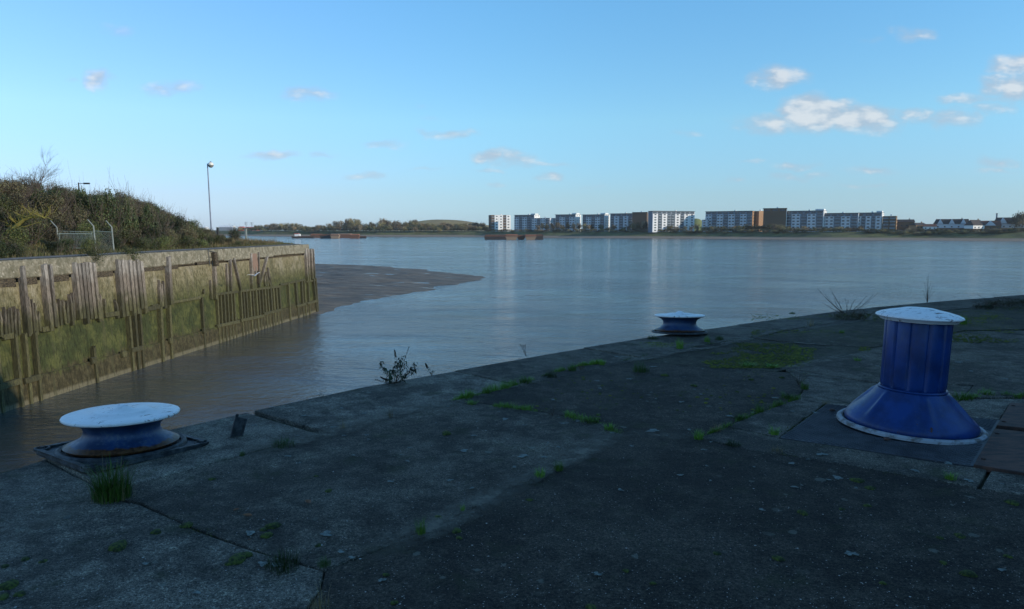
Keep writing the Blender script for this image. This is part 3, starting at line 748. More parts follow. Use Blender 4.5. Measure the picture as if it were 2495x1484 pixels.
plank((1155,300), (1160,500), 30, c3, 'fender_plank', M['rotten'], proud=.2)
for x, y, xb, yb in [(815,285,827,592),(640,460,650,662),(1225,400,1235,525),(1257,325,1295,522),(1095,325,1103,420),(1125,310,1132,400),(1240,370,1255,520),(1275,420,1283,520),(565,560,568,610)]: broken((x, y), (xb, yb), 28, c3, .18)
wl = lambda x: 1380 - x * .30 if x < 220 else interp([(220,1320),(550,1215),(720,1160),(950,1090),(1400,945),(1700,850),(1800,790)], x)
for x in [703,738,776,815,852,888,955,988,1021,1056,1091,1124,1157,1190,1222,1252,1283,1313,1346,1378]:
    yt = 612 - (x - 700) * .125 + random.uniform(-8, 8); plank((x, yt), (x + 30, wl(x + 30)), 24, c3, 'pile', proud=.22, jag=.08)
for a in [((1475,490),(1497,900),22),((1558,480),(1590,885),30),((1622,475),(1642,858),24),((1648,470),(1668,850),18),((1690,455),(1708,832),20),((1745,438),(1782,800),22),((1772,440),(1798,795),18),
          ((1662,122),(1684,470),24),((1690,128),(1706,470),24),((1722,122),(1738,450),26),((1745,125),(1760,445),18)]: plank(*a, c3, 'pile', proud=.26, jag=.05)
# walings: horizontal timbers
def waling(p0, p1, f_, h=.24, m=None, proud=.16, name='waling', sag=.02):
    s0, z0 = ws(*f_(*p0)); s1, z1 = ws(*f_(*p1)); mb = MB()
    mb.hexa([wp(s0, z0 - h, proud), wp(s0, z0 - h, .004), wp(s1, z1 - h, .004), wp(s1, z1 - h, proud), wp(s0, z0, proud), wp(s0, z0, .004), wp(s1, z1 + sag, .004), wp(s1, z1 + sag, proud)])
    wadd(name, mb, m or M['timber'], .02)
for p0, p1 in [((-60,250),(125,246)),((200,232),(305,224)),((400,215),(575,198)),((785,180),(950,166)),((1195,135),(1382,122)),((1430,118),(1500,112))]: waling(p0, p1, c2, .42, M['rotten'], .05, 'slot_timber')
for p0, p1 in [((200,285),(480,262)),((500,262),(655,250)),((700,240),(845,228)),((890,222),(1060,200)),((1170,198),(1400,178)),((1400,178),(1655,155))]: waling(p0, p1, c3, random.uniform(.14, .3), M['rotten'], .04, 'slot_timber')
for p0, p1 in [((0,722),(80,708)),((330,658),(400,648)),((865,540),(985,522)),((1215,490),(1330,468))]: waling(p0, p1, c2, .28, M['timber'], .24)
for p0, p1 in [((0,732),(60,722)),((215,690),(520,640)),((695,605),(930,575)),((960,570),(1390,520)),((1390,505),(1660,448)),((1670,470),(1770,455))]: waling(p0, p1, c3, .2, M['timber'], .20)
for p0, p1 in [((-60,1150),(135,1090)),((165,1095),(290,1060)),((1080,835),(1180,815))]: waling(p0, p1, c2, .3, M['timber'], .34)
for p0, p1 in [((695,945),(935,895)),((950,885),(1200,835)),((1200,815),(1395,770)),((1560,735),(1660,708)),((1670,705),(1790,672))]: waling(p0, p1, c3, .26, M['timber'], .30)
for x in (100,): pass
for f_, x, y in ((c2, 1015, 880), (c2, 755, 935), (c3, 550, 1005), (c3, 185, 1110)):
    s_, z_ = ws(*f_(x, y)); mb = MB(); wbox(mb, s_ - .2, s_ + .2, z_ - .25, z_ + .15, .16, .36); wadd('bracket_block', mb, M['timber'], .03)
# small rusty davit at the coping
s_, z_ = ws(*c3(618, 200)); dv = thing('davit', 'small dark steel davit bracket bolted to the coping of the far lock wall', 'davit', wp(s_, 7.6, .1))
mb = MB(); Dz = lambda s, z, n=0: wp(s_ + s, z, n + .12) - wp(s_, 7.6, .1)
mb.tube([Dz(0, 6.3), Dz(0, 7.55), Dz(.15, 7.62)], .04, 6); ob('post', mb.mesh('post', M['blackiron']), dv)
mb = MB(); mb.tube([Dz(0, 7.5), Dz(1.1, 7.35), Dz(1.35, 7.0)], .035, 6); mb.tube([Dz(0, 7.0), Dz(1.2, 6.9)], .03, 6); ob('arm', mb.mesh('arm', M['blackiron']), dv)
mb = MB(); wbox(mb, 0, 0, 0, 0, 0, 0) if 0 else None
s2, z2 = ws(*c3(665, 200)); mb = MB(); wbox(mb, s2 - .25, s2 + .25, 6.2, 7.35, .11, .42); wadd('mooring_post', mb, M['rotten'], .05)
s2, z2 = ws(*c3(1105, 240)); mb = MB(); wbox(mb, s2 - .6, s2 + .7, 5.4, 7.0, .11, .16)
M['patch'] = mat('pinkish brick patch', lambda g: {'Base Color': g.mix(g.noise(pos(g), 4, 4), (.15, .10, .07, 1), (.24, .15, .11, 1)), 'Roughness': .9})
wadd('brick_patch', mb, M['patch'])

# ------------------------------------------------------------------ mud bank beyond the wall end
mp = [at(x, y, 0) for x, y in [(700,642),(800,644),(900,648),(1000,655),(1080,663),(1130,669),(1175,675),(1140,686),(1085,697),(1020,709),(950,722),(880,734),(820,750),(790,760),(772,763)]] + [Vector((-27, 83, 0)), Vector((-60, 90, 0)), Vector((-90, 150, 0))]
P2 = np.array([(q.x, q.y) for q in mp])
def sdist(X, Y):
    d = np.full(X.shape, 1e9); ins = np.zeros(X.shape, bool); n_ = len(P2)
    for i in range(n_):
        a, b = P2[i], P2[(i + 1) % n_]; e = b - a
        t = np.clip(((X - a[0]) * e[0] + (Y - a[1]) * e[1]) / (e @ e), 0, 1)
        d = np.minimum(d, np.hypot(X - a[0] - e[0] * t, Y - a[1] - e[1] * t))
        c = ((a[1] > Y) != (b[1] > Y)) & (X < (b[0] - a[0]) * (Y - a[1]) / (b[1] - a[1] + 1e-12) + a[0]); ins ^= c
    return np.where(ins, d, -d)
nx, ny = 200, 240
gx = np.linspace(-75, 14, nx); gy = np.linspace(62, 205, ny); X, Y = np.meshgrid(gx, gy)
D = sdist(X, Y) + np.array([[2.6 * mnoise.noise(Vector((x * .09, y * .16, 7))) + 1.2 * mnoise.noise(Vector((x * .3, y * .5, 9))) for x in gx] for y in gy])
Z = np.where(D > 0, 0.05 + .055 * D, .05 + .12 * D)
Z = np.clip(Z, -1.0, 1.1)
for iy in range(ny):
    for ix in range(nx):
        x, y = gx[ix], gy[iy]
        if Z[iy, ix] > -.6:
            rid = mnoise.noise(Vector((x * .16 + y * .10, y * .42 - x * .12, 0))) ; r2 = mnoise.noise(Vector((x * .5, y * 1.1, 3)))
            Z[iy, ix] += rid * .20 * min(1, max(.12, Z[iy, ix] * 1.6)) + r2 * .05 * min(1, max(.3, Z[iy, ix] * 3))
V = np.stack([X, Y, Z], -1).reshape(-1, 3)
Fq = [(iy * nx + ix, iy * nx + ix + 1, (iy + 1) * nx + ix + 1, (iy + 1) * nx + ix) for iy in range(ny - 1) for ix in range(nx - 1) if Z[iy:iy + 2, ix:ix + 2].max() > -.35]
def mudmat(g):
    P = pos(g); n = g.noise(g.v('MULTIPLY', P, (.30, 1, 1)), .7, 6, .72); f = g.noise(g.v('MULTIPLY', P, (.5, 1, 1)), 5, 4, .7)
    wet = g.ramp(g.noise(g.v('MULTIPLY', P, (.25, 1, 1)), .55, 4, .6), .62, .70)
    c = g.mix(g.ramp(n, .35, .65), (.075, .064, .046, 1), (.21, .17, .12, 1))
    return {'Base Color': c, 'Roughness': g.ramp(wet, 0, 1, .62, .12), 'Specular IOR Level': .5, 'bump': [(n, g.ramp(wet, 0, 1, 1, .05), .9), (f, g.ramp(wet, 0, 1, 1, .03), .16)]}
M['mud'] = mat('wet river mud', mudmat)
ob('mud_bank', mesh_of('mud_bank', V, Fq, (M['mud'],), smooth=True), kind='structure')

# ------------------------------------------------------------------ land behind the wall
SKYL = [(-400,405),(0,432),(60,436),(150,452),(220,466),(300,472),(360,492),(420,520),(460,543),(500,556),(545,574),(600,584),(640,590),(690,598),(800,600)]
def skyz(x, y):
    px = CX + F * x / max(y, 5); return EYE + (HORIZON - interp(SKYL, px)) / F * y
def land_z(s, d):
    q = wp(s, QUAY) - ND * d; x, y = q.x, q.y
    if s > LW:                                        # beyond the corner: the river side slope
        de = d - (s - LW) * .72 - .6
        base = QUAY + min(0, de * 3.0)
        rise = 1.0 if de > 0 else 0
        far = s - LW - 42
        if far > 0: base = min(base, QUAY - far * .5)
    else: base, rise, de = QUAY, 1.0, d
    h = max(0, min(7.5, skyz(x, y) - QUAY - 1.9)) * sm(min(d, de + 2), 2.2, 13) * rise
    h += .25 * mnoise.noise(Vector((x * .3, y * .3, 0))) * sm(d, 2.4, 4)
    return max(-1.2, base - .03 + h)
ss = [SL + i * 1.4 for i in range(90)]; dd = [0.2, 1.2, 2.2, 3, 4, 5, 6.2, 7.5, 9, 11, 13.5, 17, 22, 28, 36, 46, 60, 80]
V = []; Fq = []
for s in ss:
    for d in dd:
        q = wp(s, QUAY) - ND * d; V.append((q.x, q.y, land_z(s, d)))
nd_ = len(dd)
for i in range(len(ss) - 1):
    for j in range(nd_ - 1): Fq.append((i * nd_ + j, i * nd_ + j + 1, (i + 1) * nd_ + j + 1, (i + 1) * nd_ + j))
def landmat(g):
    P = pos(g); n = g.noise(P, 1.2, 6, .7)
    c = g.mix(g.ramp(n, .35, .65), (.035, .040, .014, 1), (.10, .085, .04, 1))
    return {'Base Color': c, 'Roughness': 1, 'bump': (g.noise(P, 6, 5, .7), 1, .12)}
M['land'] = mat('rough bank ground', landmat)
me = mesh_of('bank_ground', V, Fq, (M['land'],), smooth=True); fixn(me)
if me.polygons[10].normal.z < 0: me.flip_normals()
ob('bank_ground', me, kind='structure')
# grey walkway behind the coping
V = []; Fq = []
for i in range(48):
    s = SL + i * 1.5
    if s > LW - .3: break
    e = .25 * mnoise.noise(Vector((s * .4, 0, 0)))
    for d in (.35, 2.55 + e):
        q = wp(s, QUAY) - ND * d; V.append((q.x, q.y, QUAY + .012))
for i in range(len(V) // 2 - 1): Fq.append((2 * i, 2 * i + 1, 2 * i + 3, 2 * i + 2))
M['path'] = mat('grey lockside path', lambda g: {'Base Color': g.mix(g.ramp(g.noise(pos(g), 2, 5, .65), .4, .62), (.10, .10, .10, 1), (.21, .20, .18, 1)), 'Roughness': .95, 'bump': (g.noise(pos(g), 20, 4), .5, .02)})
me = mesh_of('path', V, Fq, (M['path'],)); 
if me.polygons[0].normal.z < 0: me.flip_normals()
ob('path', me, kind='structure')

# ------------------------------------------------------------------ foliage makers
def leaf_mesh(name, n, shape, size, m, seed, aspect=.55, hollow=.55):
    """n leaf quads spread through lobes; shape = list of (cx, cy, cz, rx, ry, rz)"""
    r = np.random.default_rng(seed)
    vol = np.array([s[3] * s[4] * s[5] for s in shape]) ** .67; pick = r.choice(len(shape), n, p=vol / vol.sum())
    S_ = np.array(shape)[pick]
    d = r.normal(size=(n, 3)); d /= np.linalg.norm(d, axis=1)[:, None]
    rad = (hollow + (1 - hollow) * r.random(n)) * (1 + .16 * r.normal(size=n)).clip(.5, 1.45)
    c = S_[:, :3] + d * S_[:, 3:] * rad[:, None]
    u = r.normal(size=(n, 3)); u /= np.linalg.norm(u, axis=1)[:, None]
    v = np.cross(u, d + .4 * r.normal(size=(n, 3))); v /= np.linalg.norm(v, axis=1)[:, None] + 1e-9
    sz = size * (.55 + .9 * r.random(n))[:, None]
    a, b = u * sz * .5, v * sz * .5 * aspect
    V = np.stack([c - a, c + b, c + a, c - b], 1).reshape(-1, 3)
    me = bpy.data.meshes.new(name); me.vertices.add(4 * n); me.vertices.foreach_set('co', V.ravel())
    me.loops.add(4 * n); me.loops.foreach_set('vertex_index', np.arange(4 * n)); me.polygons.add(n)
    me.polygons.foreach_set('loop_start', np.arange(0, 4 * n, 4)); me.polygons.foreach_set('loop_total', np.full(n, 4))
    me.materials.append(m); me.update(); me.validate(); return me
def lobes(seed, k, R_, H, base=.0):
    r = random.Random(seed); L = [(0, 0, base + H * .5, R_ * .72, R_ * .72, H * .45)]
    for i in range(k):
        a = r.uniform(0, 6.28); q = r.uniform(.2, .75) * R_; s = r.uniform(.28, .5)
        L.append((math.cos(a) * q, math.sin(a) * q, base + H * r.uniform(.25, .82), R_ * s, R_ * s, H * s * .6))
    return L
def branches(mb, p, d, L, r, depth, rnd, spread=.55, n=4, up=.15, side=3):
    steps = 3; pts = [p]; rad = [r]
    for i in range(steps):
        d = (d + Vector((rnd.gauss(0, .12), rnd.gauss(0, .12), rnd.gauss(0, .08) + up * .25))).normalized()
        pts.append(pts[-1] + d * L / steps); rad.append(r * (1 - .42 * (i + 1) / steps))
    mb.tube(pts, rad, n if depth > 1 else 3, cap=False)
    if depth <= 0: return
    for k in range(side):
        t = rnd.uniform(.35, 1.0); q = pts[0].lerp(pts[-1], t) if k else pts[-1]
        i = min(steps, max(1, int(t * steps))); q = pts[i] if k else pts[-1]
        ax = Vector((rnd.gauss(0, 1), rnd.gauss(0, 1), rnd.gauss(0, .4) + .25)).normalized()
        nd2 = (d + ax * spread * rnd.uniform(.7, 1.4)).normalized()
        branches(mb, q, nd2, L * rnd.uniform(.55, .8), r * .52, depth - 1, rnd, spread, n, up, side)
def bare_mesh(name, seed, L, r, depth, m, spread=.55, side=3, d=(0, 0, 1), up=.15):
    mb = MB(); branches(mb, Vector((0, 0, 0)), Vector(d).normalized(), L, r, depth, random.Random(seed), spread, side=side, up=up)
    return mb.mesh(name, m)
def grass_mesh(name, n, R_, H, m, seed, w=.006, lean=.5, rx=1.0):
    r = random.Random(seed); V = []; Fc = []
    for i in range(n):
        a = r.uniform(0, 6.28); q = R_ * math.sqrt(r.random()); x, y = q * math.cos(a) * rx, q * math.sin(a)
        h = H * (.25 + .85 * r.random() ** 1.3) * (1 - .45 * q / R_); b = a + r.gauss(0, .7); l = lean * h * r.uniform(.2, 1.2)
        dx, dy = math.cos(b), math.sin(b); px, py = -dy * w * r.uniform(.6, 1.2), dx * w * r.uniform(.6, 1.2); o = len(V)
        for t, ww in ((0, 1), (.45, .85), (.8, .5)):
            cx_, cy_, cz_ = x + dx * l * t * t, y + dy * l * t * t, h * t * (1 - .15 * t * t * (l / h))
            V += [(cx_ - px * ww, cy_ - py * ww, cz_), (cx_ + px * ww, cy_ + py * ww, cz_)]
        V.append((x + dx * l, y + dy * l, h * (.92 - .1 * l / h)))
        Fc += [(o, o + 1, o + 3, o + 2), (o + 2, o + 3, o + 5, o + 4), (o + 4, o + 5, o + 6)]
    return mesh_of(name, V, Fc, (m,))

# ================================================================== SCRUB BEHIND THE WALL
protos = {}
def shrub_proto(key, seed, m, R_, H, n, size, k=8):
    cr = leaf_mesh('crown', n, lobes(seed, k, R_, H), size, m, seed)
    mb = MB(); rd = random.Random(seed)
    for i in range(7):
        a = rd.uniform(0, 6.28); branches(mb, Vector((0, 0, -.2)), Vector((math.cos(a) * .5, math.sin(a) * .5, 1)).normalized(), H * rd.uniform(.5, .72), .03, 2, rd, .6, side=3)
    protos[key] = (cr, mb.mesh('stems', M['bark']))
for i in range(3): shrub_proto(('bramble', i), 20 + i, M['bramble'], 1.35, 2.3, 3600, .105)
for i in range(3): shrub_proto(('brown', i), 30 + i, M['brownscrub'], 1.35, 2.4, 3400, .095)
for i in range(3): shrub_proto(('green', i), 40 + i, M['greenbush'], 1.2, 2.2, 3400, .10)
def shrub(key, loc, sc, rz, label, group, name='shrub', cat='shrub'):
    t = thing(name, label, cat, loc, rz, group); t.scale = (sc, sc, sc * random.uniform(.85, 1.1))
    cr, stm = protos[key]; ob('crown', cr, t); ob('stems', stm, t); return t
rs = random.Random(5)
LB = {'bramble': 'dense green bramble bush in scrub above the far lock wall', 'brown': 'brown winter shrub in scrub above the far lock wall', 'green': 'dark green leafy shrub in scrub above the far lock wall'}
rows = [(3.1, 1.7, .55), (4.6, 1.9, .8), (6.4, 2.0, .95), (8.4, 2.1, 1.05), (10.6, 2.2, 1.1), (13.2, 2.4, 1.15), (16.0, 3.0, 1.2)]
for d0, stp, sc0 in rows:
    s = SL + 14 + rs.random()
    while s < LW + 20:
        d = d0 + rs.uniform(-.6, .6) + (max(0, s - LW) * .9); q = wp(s, QUAY) - ND * d
        zt = land_z(s, d); room = skyz(q.x, q.y) - zt; px = CX + F * q.x / q.y
        if -160 < px < 690 and room > .25:
            sc = min(sc0 * rs.uniform(.85, 1.15), room / 2.15)
            if px > 470: sc = min(sc, room / 2.3)
            if sc > .12:
                r_ = rs.random()
                kind_ = 'brown' if r_ < (.45 if d0 > 5 and px < 420 else .2) else ('green' if r_ > .62 else 'bramble')
                if d0 < 4: kind_ = 'green' if r_ < .5 else 'bramble'
                shrub((kind_, rs.randrange(3)), (q.x, q.y, zt - .12), sc, rs.uniform(0, 6.28), LB[kind_], 'scrub bushes on the bank')
        s += stp * rs.uniform(.8, 1.2) * (1 if s < LW else 1.1)
def onbank(px, depth, below=1.9):
    x = (px - CX) / F * depth; q = Vector((x, depth, 0)) - B0; s = q.dot(TD); d = -(q.dot(ND)) - BAT * QUAY
    return Vector((x, depth, land_z(s, d)))
def bare_tree(px, ytop, depth, seed, label, spread=.6, side=3, depthlv=4, r=.07, cat='bare tree', lean=(0, 0, 1), m='bark'):
    b = onbank(px, depth); top = EYE + (HORIZON - ytop) / F * depth; Hh = top - b.z
    me = bare_mesh('branches', seed, Hh * .42, r, depthlv, M[m], spread, side, lean)
    zmax = max(v.co.z for v in me.vertices); k = Hh / zmax
    t = thing('bare_tree', label, cat, b - Vector((0, 0, .3))); t.scale = (k, k, k)
    # trunk as a part of its own
    mb = MB(); mb.tube([(0, 0, -.6), (0, 0, .02)], [r * 1.25, r * 1.02], 6); ob('trunk', mb.mesh('trunk', M[m]), t); ob('branches', me, t)
    return t
bare_tree(85, 340, 53, 3, 'tallest bare tree with fine spreading twigs above the scrub at left', .62, 4, 5, .07)
bare_tree(20, 415, 50, 8, 'leafless thorn tree with dense twigs, leftmost above the scrub', .8, 4, 5, .05)
bare_tree(150, 425, 54, 12, 'low wide bare tree with arching twigs, right of the tallest one', .9, 4, 5, .05)
bare_tree(398, 476, 60, 15, 'small bare sapling poking above the middle of the scrub slope', .5, 3, 3, .035)
bare_tree(55, 405, 51, 17, 'second low thorn tree between the leftmost tree and the tallest', .85, 4, 5, .045)
# the yellow leaning tree at the left edge
b = onbank(-12, 45); mb = MB(); rd = random.Random(4)
def leanpts(pxs): return [Vector(atd(x, y, 44.5)) - b for x, y in pxs]
yt = thing('leaning_tree', 'leaning yellow green lichened tree with fine drooping twigs at the left edge', 'tree', b)
mb.tube(leanpts([(-25, 640), (0, 600), (25, 563), (58, 535), (85, 527)]), [.22, .18, .14, .10, .07], 7); ob('trunk', mb.mesh('trunk', M['yellowbark']), yt)
mb = MB(); mb.tube(leanpts([(58, 535), (85, 527), (118, 531), (128, 537)]), [.06, .05, .03, .015], 5); mb.tube(leanpts([(30, 558), (62, 552), (100, 540)]), [.05, .04, .02], 5)
for i in range(40):
    p0 = leanpts([(rd.uniform(25, 110), 0)])[0]; t_ = rd.random(); x = 25 + 95 * t_; y = interp([(25, 563), (58, 533), (120, 532)], x)
    p0 = leanpts([(x, y)])[0]; branches(mb, p0, Vector((rd.gauss(0, .7), rd.gauss(0, .5), rd.uniform(.1, 1))).normalized(), rd.uniform(.3, .8), .018, 1, rd, .6, side=3)
ob('branches', mb.mesh('branches', M['yellowbark']), yt)
# evergreen sprays standing out of the skyline
for px, yt_, dp, R_ in [(285, 457, 56, 1.2), (318, 470, 57, 1.0), (372, 492, 60, .9), (205, 448, 55, .8), (440, 515, 66, 1.0), (470, 535, 68, .9), (575, 549, 84, 1.1), (395, 505, 61, .9), (130, 452, 53, 1.3), (250, 462, 55, 1.0)]:
    bq = onbank(px, dp); top = EYE + (HORIZON - yt_) / F * dp; H_ = max(1.2, top - bq.z)
    t = thing('shrub', None, 'shrub', bq - Vector((0, 0, .1)), rs.uniform(0, 6)); t['label'] = LB['green'] if px != 575 else 'lone dark green bush beside the lamp post near the wall end'
    if px != 575: t['group'] = 'scrub bushes on the bank'
    cr, stm = protos[('green', px % 3)]; sc = (R_ / 1.2, R_ / 1.2, H_ / 2.2); t.scale = sc; ob('crown', cr, t); ob('stems', stm, t)
# grass and litter along the bank edge: blades nobody could count
def strewn(name, m, pts, n, H, w, seed, label, cat, lean=.6, spread=.35, kindname=None):
    r = random.Random(seed); V = []; Fc = []
    for i in range(n):
        c, hs = pts(r); x, y, z0 = c
        h = H * r.uniform(.4, 1.1) * hs; b_ = r.uniform(0, 6.28); l = lean * h * r.uniform(.1, 1.1); dx, dy = math.cos(b_), math.sin(b_); o = len(V)
        ww = w * r.uniform(.6, 1.3)
        V += [(x - dy * ww, y + dx * ww, z0), (x + dy * ww, y - dx * ww, z0), (x + dx * l * .4 + dy * ww * .7, y + dy * l * .4 - dx * ww * .7, z0 + h * .6), (x + dx * l * .4 - dy * ww * .7, y + dy * l * .4 + dx * ww * .7, z0 + h * .6), (x + dx * l, y + dy * l, z0 + h * .9)]
        Fc += [(o, o + 1, o + 2, o + 3), (o + 3, o + 2, o + 4)]
    o = ob(name, mesh_of(name, V, Fc, (m,)), kind='stuff'); o['label'] = label; o['category'] = cat; return o
def bankpt(s0, s1, d0, d1):
    def f_(r):
        s = r.uniform(s0, s1); d = r.uniform(d0, d1); q = wp(s, QUAY) - ND * (d + max(0, s - LW) * .9)
        return (q.x, q.y, land_z(s, d + max(0, s - LW) * .9) - .03), (.6 + .8 * max(0, mnoise.noise(Vector((q.x * .5, q.y * .5, 0))) + .4))
    return f_
strewn('grass', M['bankgrass'], bankpt(SL + 12, LW - 1, 2.3, 5.5), 22000, .42, .012, 1, 'rough grass along the foot of the scrub bank', 'grass')
strewn('grass', M['drygrass'], bankpt(LW - 16, LW + 26, 2.8, 14), 20000, .75, .012, 2, 'pale dry grass around the lamp post near the wall end', 'dry grass')
strewn('grass', M['bankgrass'], bankpt(LW - 14, LW + 12, 1.4, 8), 15000, .36, .012, 3, 'short green grass near the corner of the far wall', 'grass')
# weeds hanging over the coping
for px, nm in ((228, 'wispy green weed overhanging the coping of the far wall, the left one'), (322, 'wispy green weed overhanging the coping of the far wall, the right one')):
    s_, z_ = ws(px, 625); t = thing('weed', nm, 'weed', wp(s_, 7.62, .0), 0, 'weeds hanging over the far coping')
    ob('foliage', leaf_mesh('foliage', 1500, [(0, 0, .1, 1.0, .9, .35), (.2, -.2, -.25, .7, .5, .4), (-.3, .3, .15, .6, .6, .3)], .07, M['bramble'], px, hollow=.2), t)

# ------------------------------------------------------------------ lamp posts, fence, railing
def lamp(px, ytop, depth, base_z):
    pass
dp = 84.0; bq = onbank(519, dp); topz = EYE + (HORIZON - 402) / F * dp; hp = topz - bq.z
lp = thing('lamp_post', 'tall slim grey blue lamp post with one round globe near the wall end', 'street lamp', bq); lp.rotation_euler = (0, R(-.8), 0)
mb = MB(); mb.tube([(0, 0, -.3), (0, 0, 1.1), (0, 0, 1.11), (0, 0, hp)], [.13, .12, .085, .06], 10); ob('pole', mb.mesh('pole', M['polepaint'], True), lp)
mb = MB(); mb.tube([(0, 0, hp - .04), (.34, 0, hp + .02)], .035, 6); ob('arm', mb.mesh('arm', M['polepaint']), lp)
def hemi(r, up, c):
    mb = MB(); A = [i / 10 * math.pi / 2 for i in range(11)]
    prof = [(r * math.cos(a), r * math.sin(a) * (1 if up else -1)) for a in A[:-1]] + [(.001, r if up else -r)]
    if not up: prof.reverse()
    mb.lathe(prof, 24, c, close=True); return mb
ob('globe', hemi(.33, True, (.38, 0, hp - .16)).mesh('globe', M['globe'], True), lp)
ob('globe_bowl', hemi(.32, False, (.38, 0, hp - .165)).mesh('globe_bowl', M['globedark'], True), lp)
mb = MB(); mb.box(.30, .46, -.06, .06, hp + .13, hp + .24); ob('fitting', mb.mesh('fitting', M['polepaint']), lp)
dp = 60.0; bq = onbank(204, dp); topz = EYE + (HORIZON - 447) / F * dp; hp = topz - bq.z
lp = thing('lamp_post', 'short lamp post with a flat lantern half hidden in scrub at left', 'street lamp', bq)
mb = MB(); mb.tube([(0, 0, -.3), (0, 0, hp)], [.07, .05], 8); ob('pole', mb.mesh('pole', M['blackiron']), lp)
mb = MB(); mb.tube([(0, 0, hp - .1), (.5, 0, hp - .05)], .025, 6); ob('arm', mb.mesh('arm', M['blackiron']), lp)
mb = MB(); mb.box(.4, .95, -.10, .10, hp - .14, hp - .01); me = mb.mesh('lantern', M['blackiron']); bevel(me, .05); ob('lantern', me, lp)

def wd(px, y, d):                 # on the ground line d metres behind the wall, seen at this column
    s0 = 0
    best = None
    for i in range(700):
        s = SL + i * .12; q = wp(s, QUAY) - ND * d; e = abs(CX + F * q.x / q.y - px)
        if best is None or e < best[0]: best = (e, q.copy(), s)
    return best[1]
f0 = wd(146, 0, 4.2); f1 = wd(236, 0, 3.0); f2 = wd(279, 0, 3.0)
fence = thing('chain_link_fence', 'broken chain link fence with three cranked concrete posts below the scrub', 'fence', f1)
def rel(p, o): return Vector(p) - Vector(o)
hps = []
for q, hh, lab in ((f0, 1.75, 0), (f1, 1.85, 0), (f2, 1.80, 0)):
    mb = MB(); p = rel(q, f1)
    mb.tube([p + Vector((0, 0, -.3)), p + Vector((-.08, 0, hh)), p + Vector((-.45, 0, hh + .45))], [.06, .05, .03], 6); ob('post', mb.mesh('post', M['post']), fence)
def meshpanel(a, b, h0, h1, step=.16):
    mb = MB(); L = (b - a).length; d = (b - a).normalized(); hh = h1 - h0; n_ = int((L + hh) / step)
    for i in range(n_):
        t = i * step
        for sg in (1, -1):
            x0, z0, x1, z1 = t - hh, h0, t, h1
            if x0 < 0: z0 += -x0; x0 = 0
            if x1 > L: z1 -= (x1 - L); x1 = L
            if x1 <= x0: continue
            if sg < 0: x0, x1 = L - x0, L - x1
            mb.tube([a + d * x0 + Vector((0, 0, z0)), a + d * x1 + Vector((0, 0, z1))], .003, 3, cap=False)
    return mb
ob('wire_mesh', meshpanel(rel(f1, f1), rel(f2, f1), .05, 1.45).mesh('wire_mesh', M['galv']), fence, kind='stuff')
ob('wire_mesh', meshpanel(rel(f0, f1), rel(f1, f1), .9, 1.5).mesh('wire_mesh', M['galv']), fence, kind='stuff')
for a_, b_ in ((f1, f2), (f0, f1)):
    mb = MB(); mb.tube([rel(a_, f1) + Vector((0, 0, 1.52)), rel(b_, f1) + Vector((0, 0, 1.44))], .018, 4); ob('top_wire', mb.mesh('top_wire', M['galv']), fence)
ra = wd(148, 0, 3.6); rb = wd(229, 0, 2.9); dr = (rb - ra); Lr = dr.length
rail = thing('crowd_barrier', 'galvanised steel crowd barrier with upright bars hung on the fence posts', 'barrier', ra); 
dn = dr.normalized()
for h in (.40, 1.36):
    mb = MB(); mb.tube([Vector((0, 0, h)), dn * Lr + Vector((0, 0, h - .02))], .019, 6); ob('rail', mb.mesh('rail', M['galv']), rail)
barm = None
for i in range(25):
    if barm is None:
        mb = MB(); mb.tube([(0, 0, .40), (0, 0, 1.36)], .008, 4); barm = mb.mesh('bar', M['galv'])
        mb = MB(); mb.tube([(0, 0, .36), (0, 0, 1.40)], .02, 6); endm = mb.mesh('end_post', M['galv'])
    ob('end_post' if i in (0, 24) else 'bar', endm if i in (0, 24) else barm, rail, dn * Lr * i / 24)
for x, y0, y1, dpp, lab in ((534, 555, 577, 88, 'short dark timber post in the grass right of the lamp post'), (602, 558, 578, 92, 'short pale post near the tip of the scrub bank')):
    bq = onbank(x, dpp); hh = EYE + (HORIZON - y0) / F * dpp - bq.z
    p_ = thing('marker_post', lab, 'post', bq); mb = MB(); mb.box(-.12, .12, -.12, .12, -.3, hh); me = mb.mesh('post', M['blackiron'] if x == 534 else M['post']); bevel(me, .02); ob('post', me, p_)
    mb = MB(); mb.box(-.15, .15, -.15, .15, hh, hh + .06); ob('post_cap', mb.mesh('post_cap', M['post']), p_)

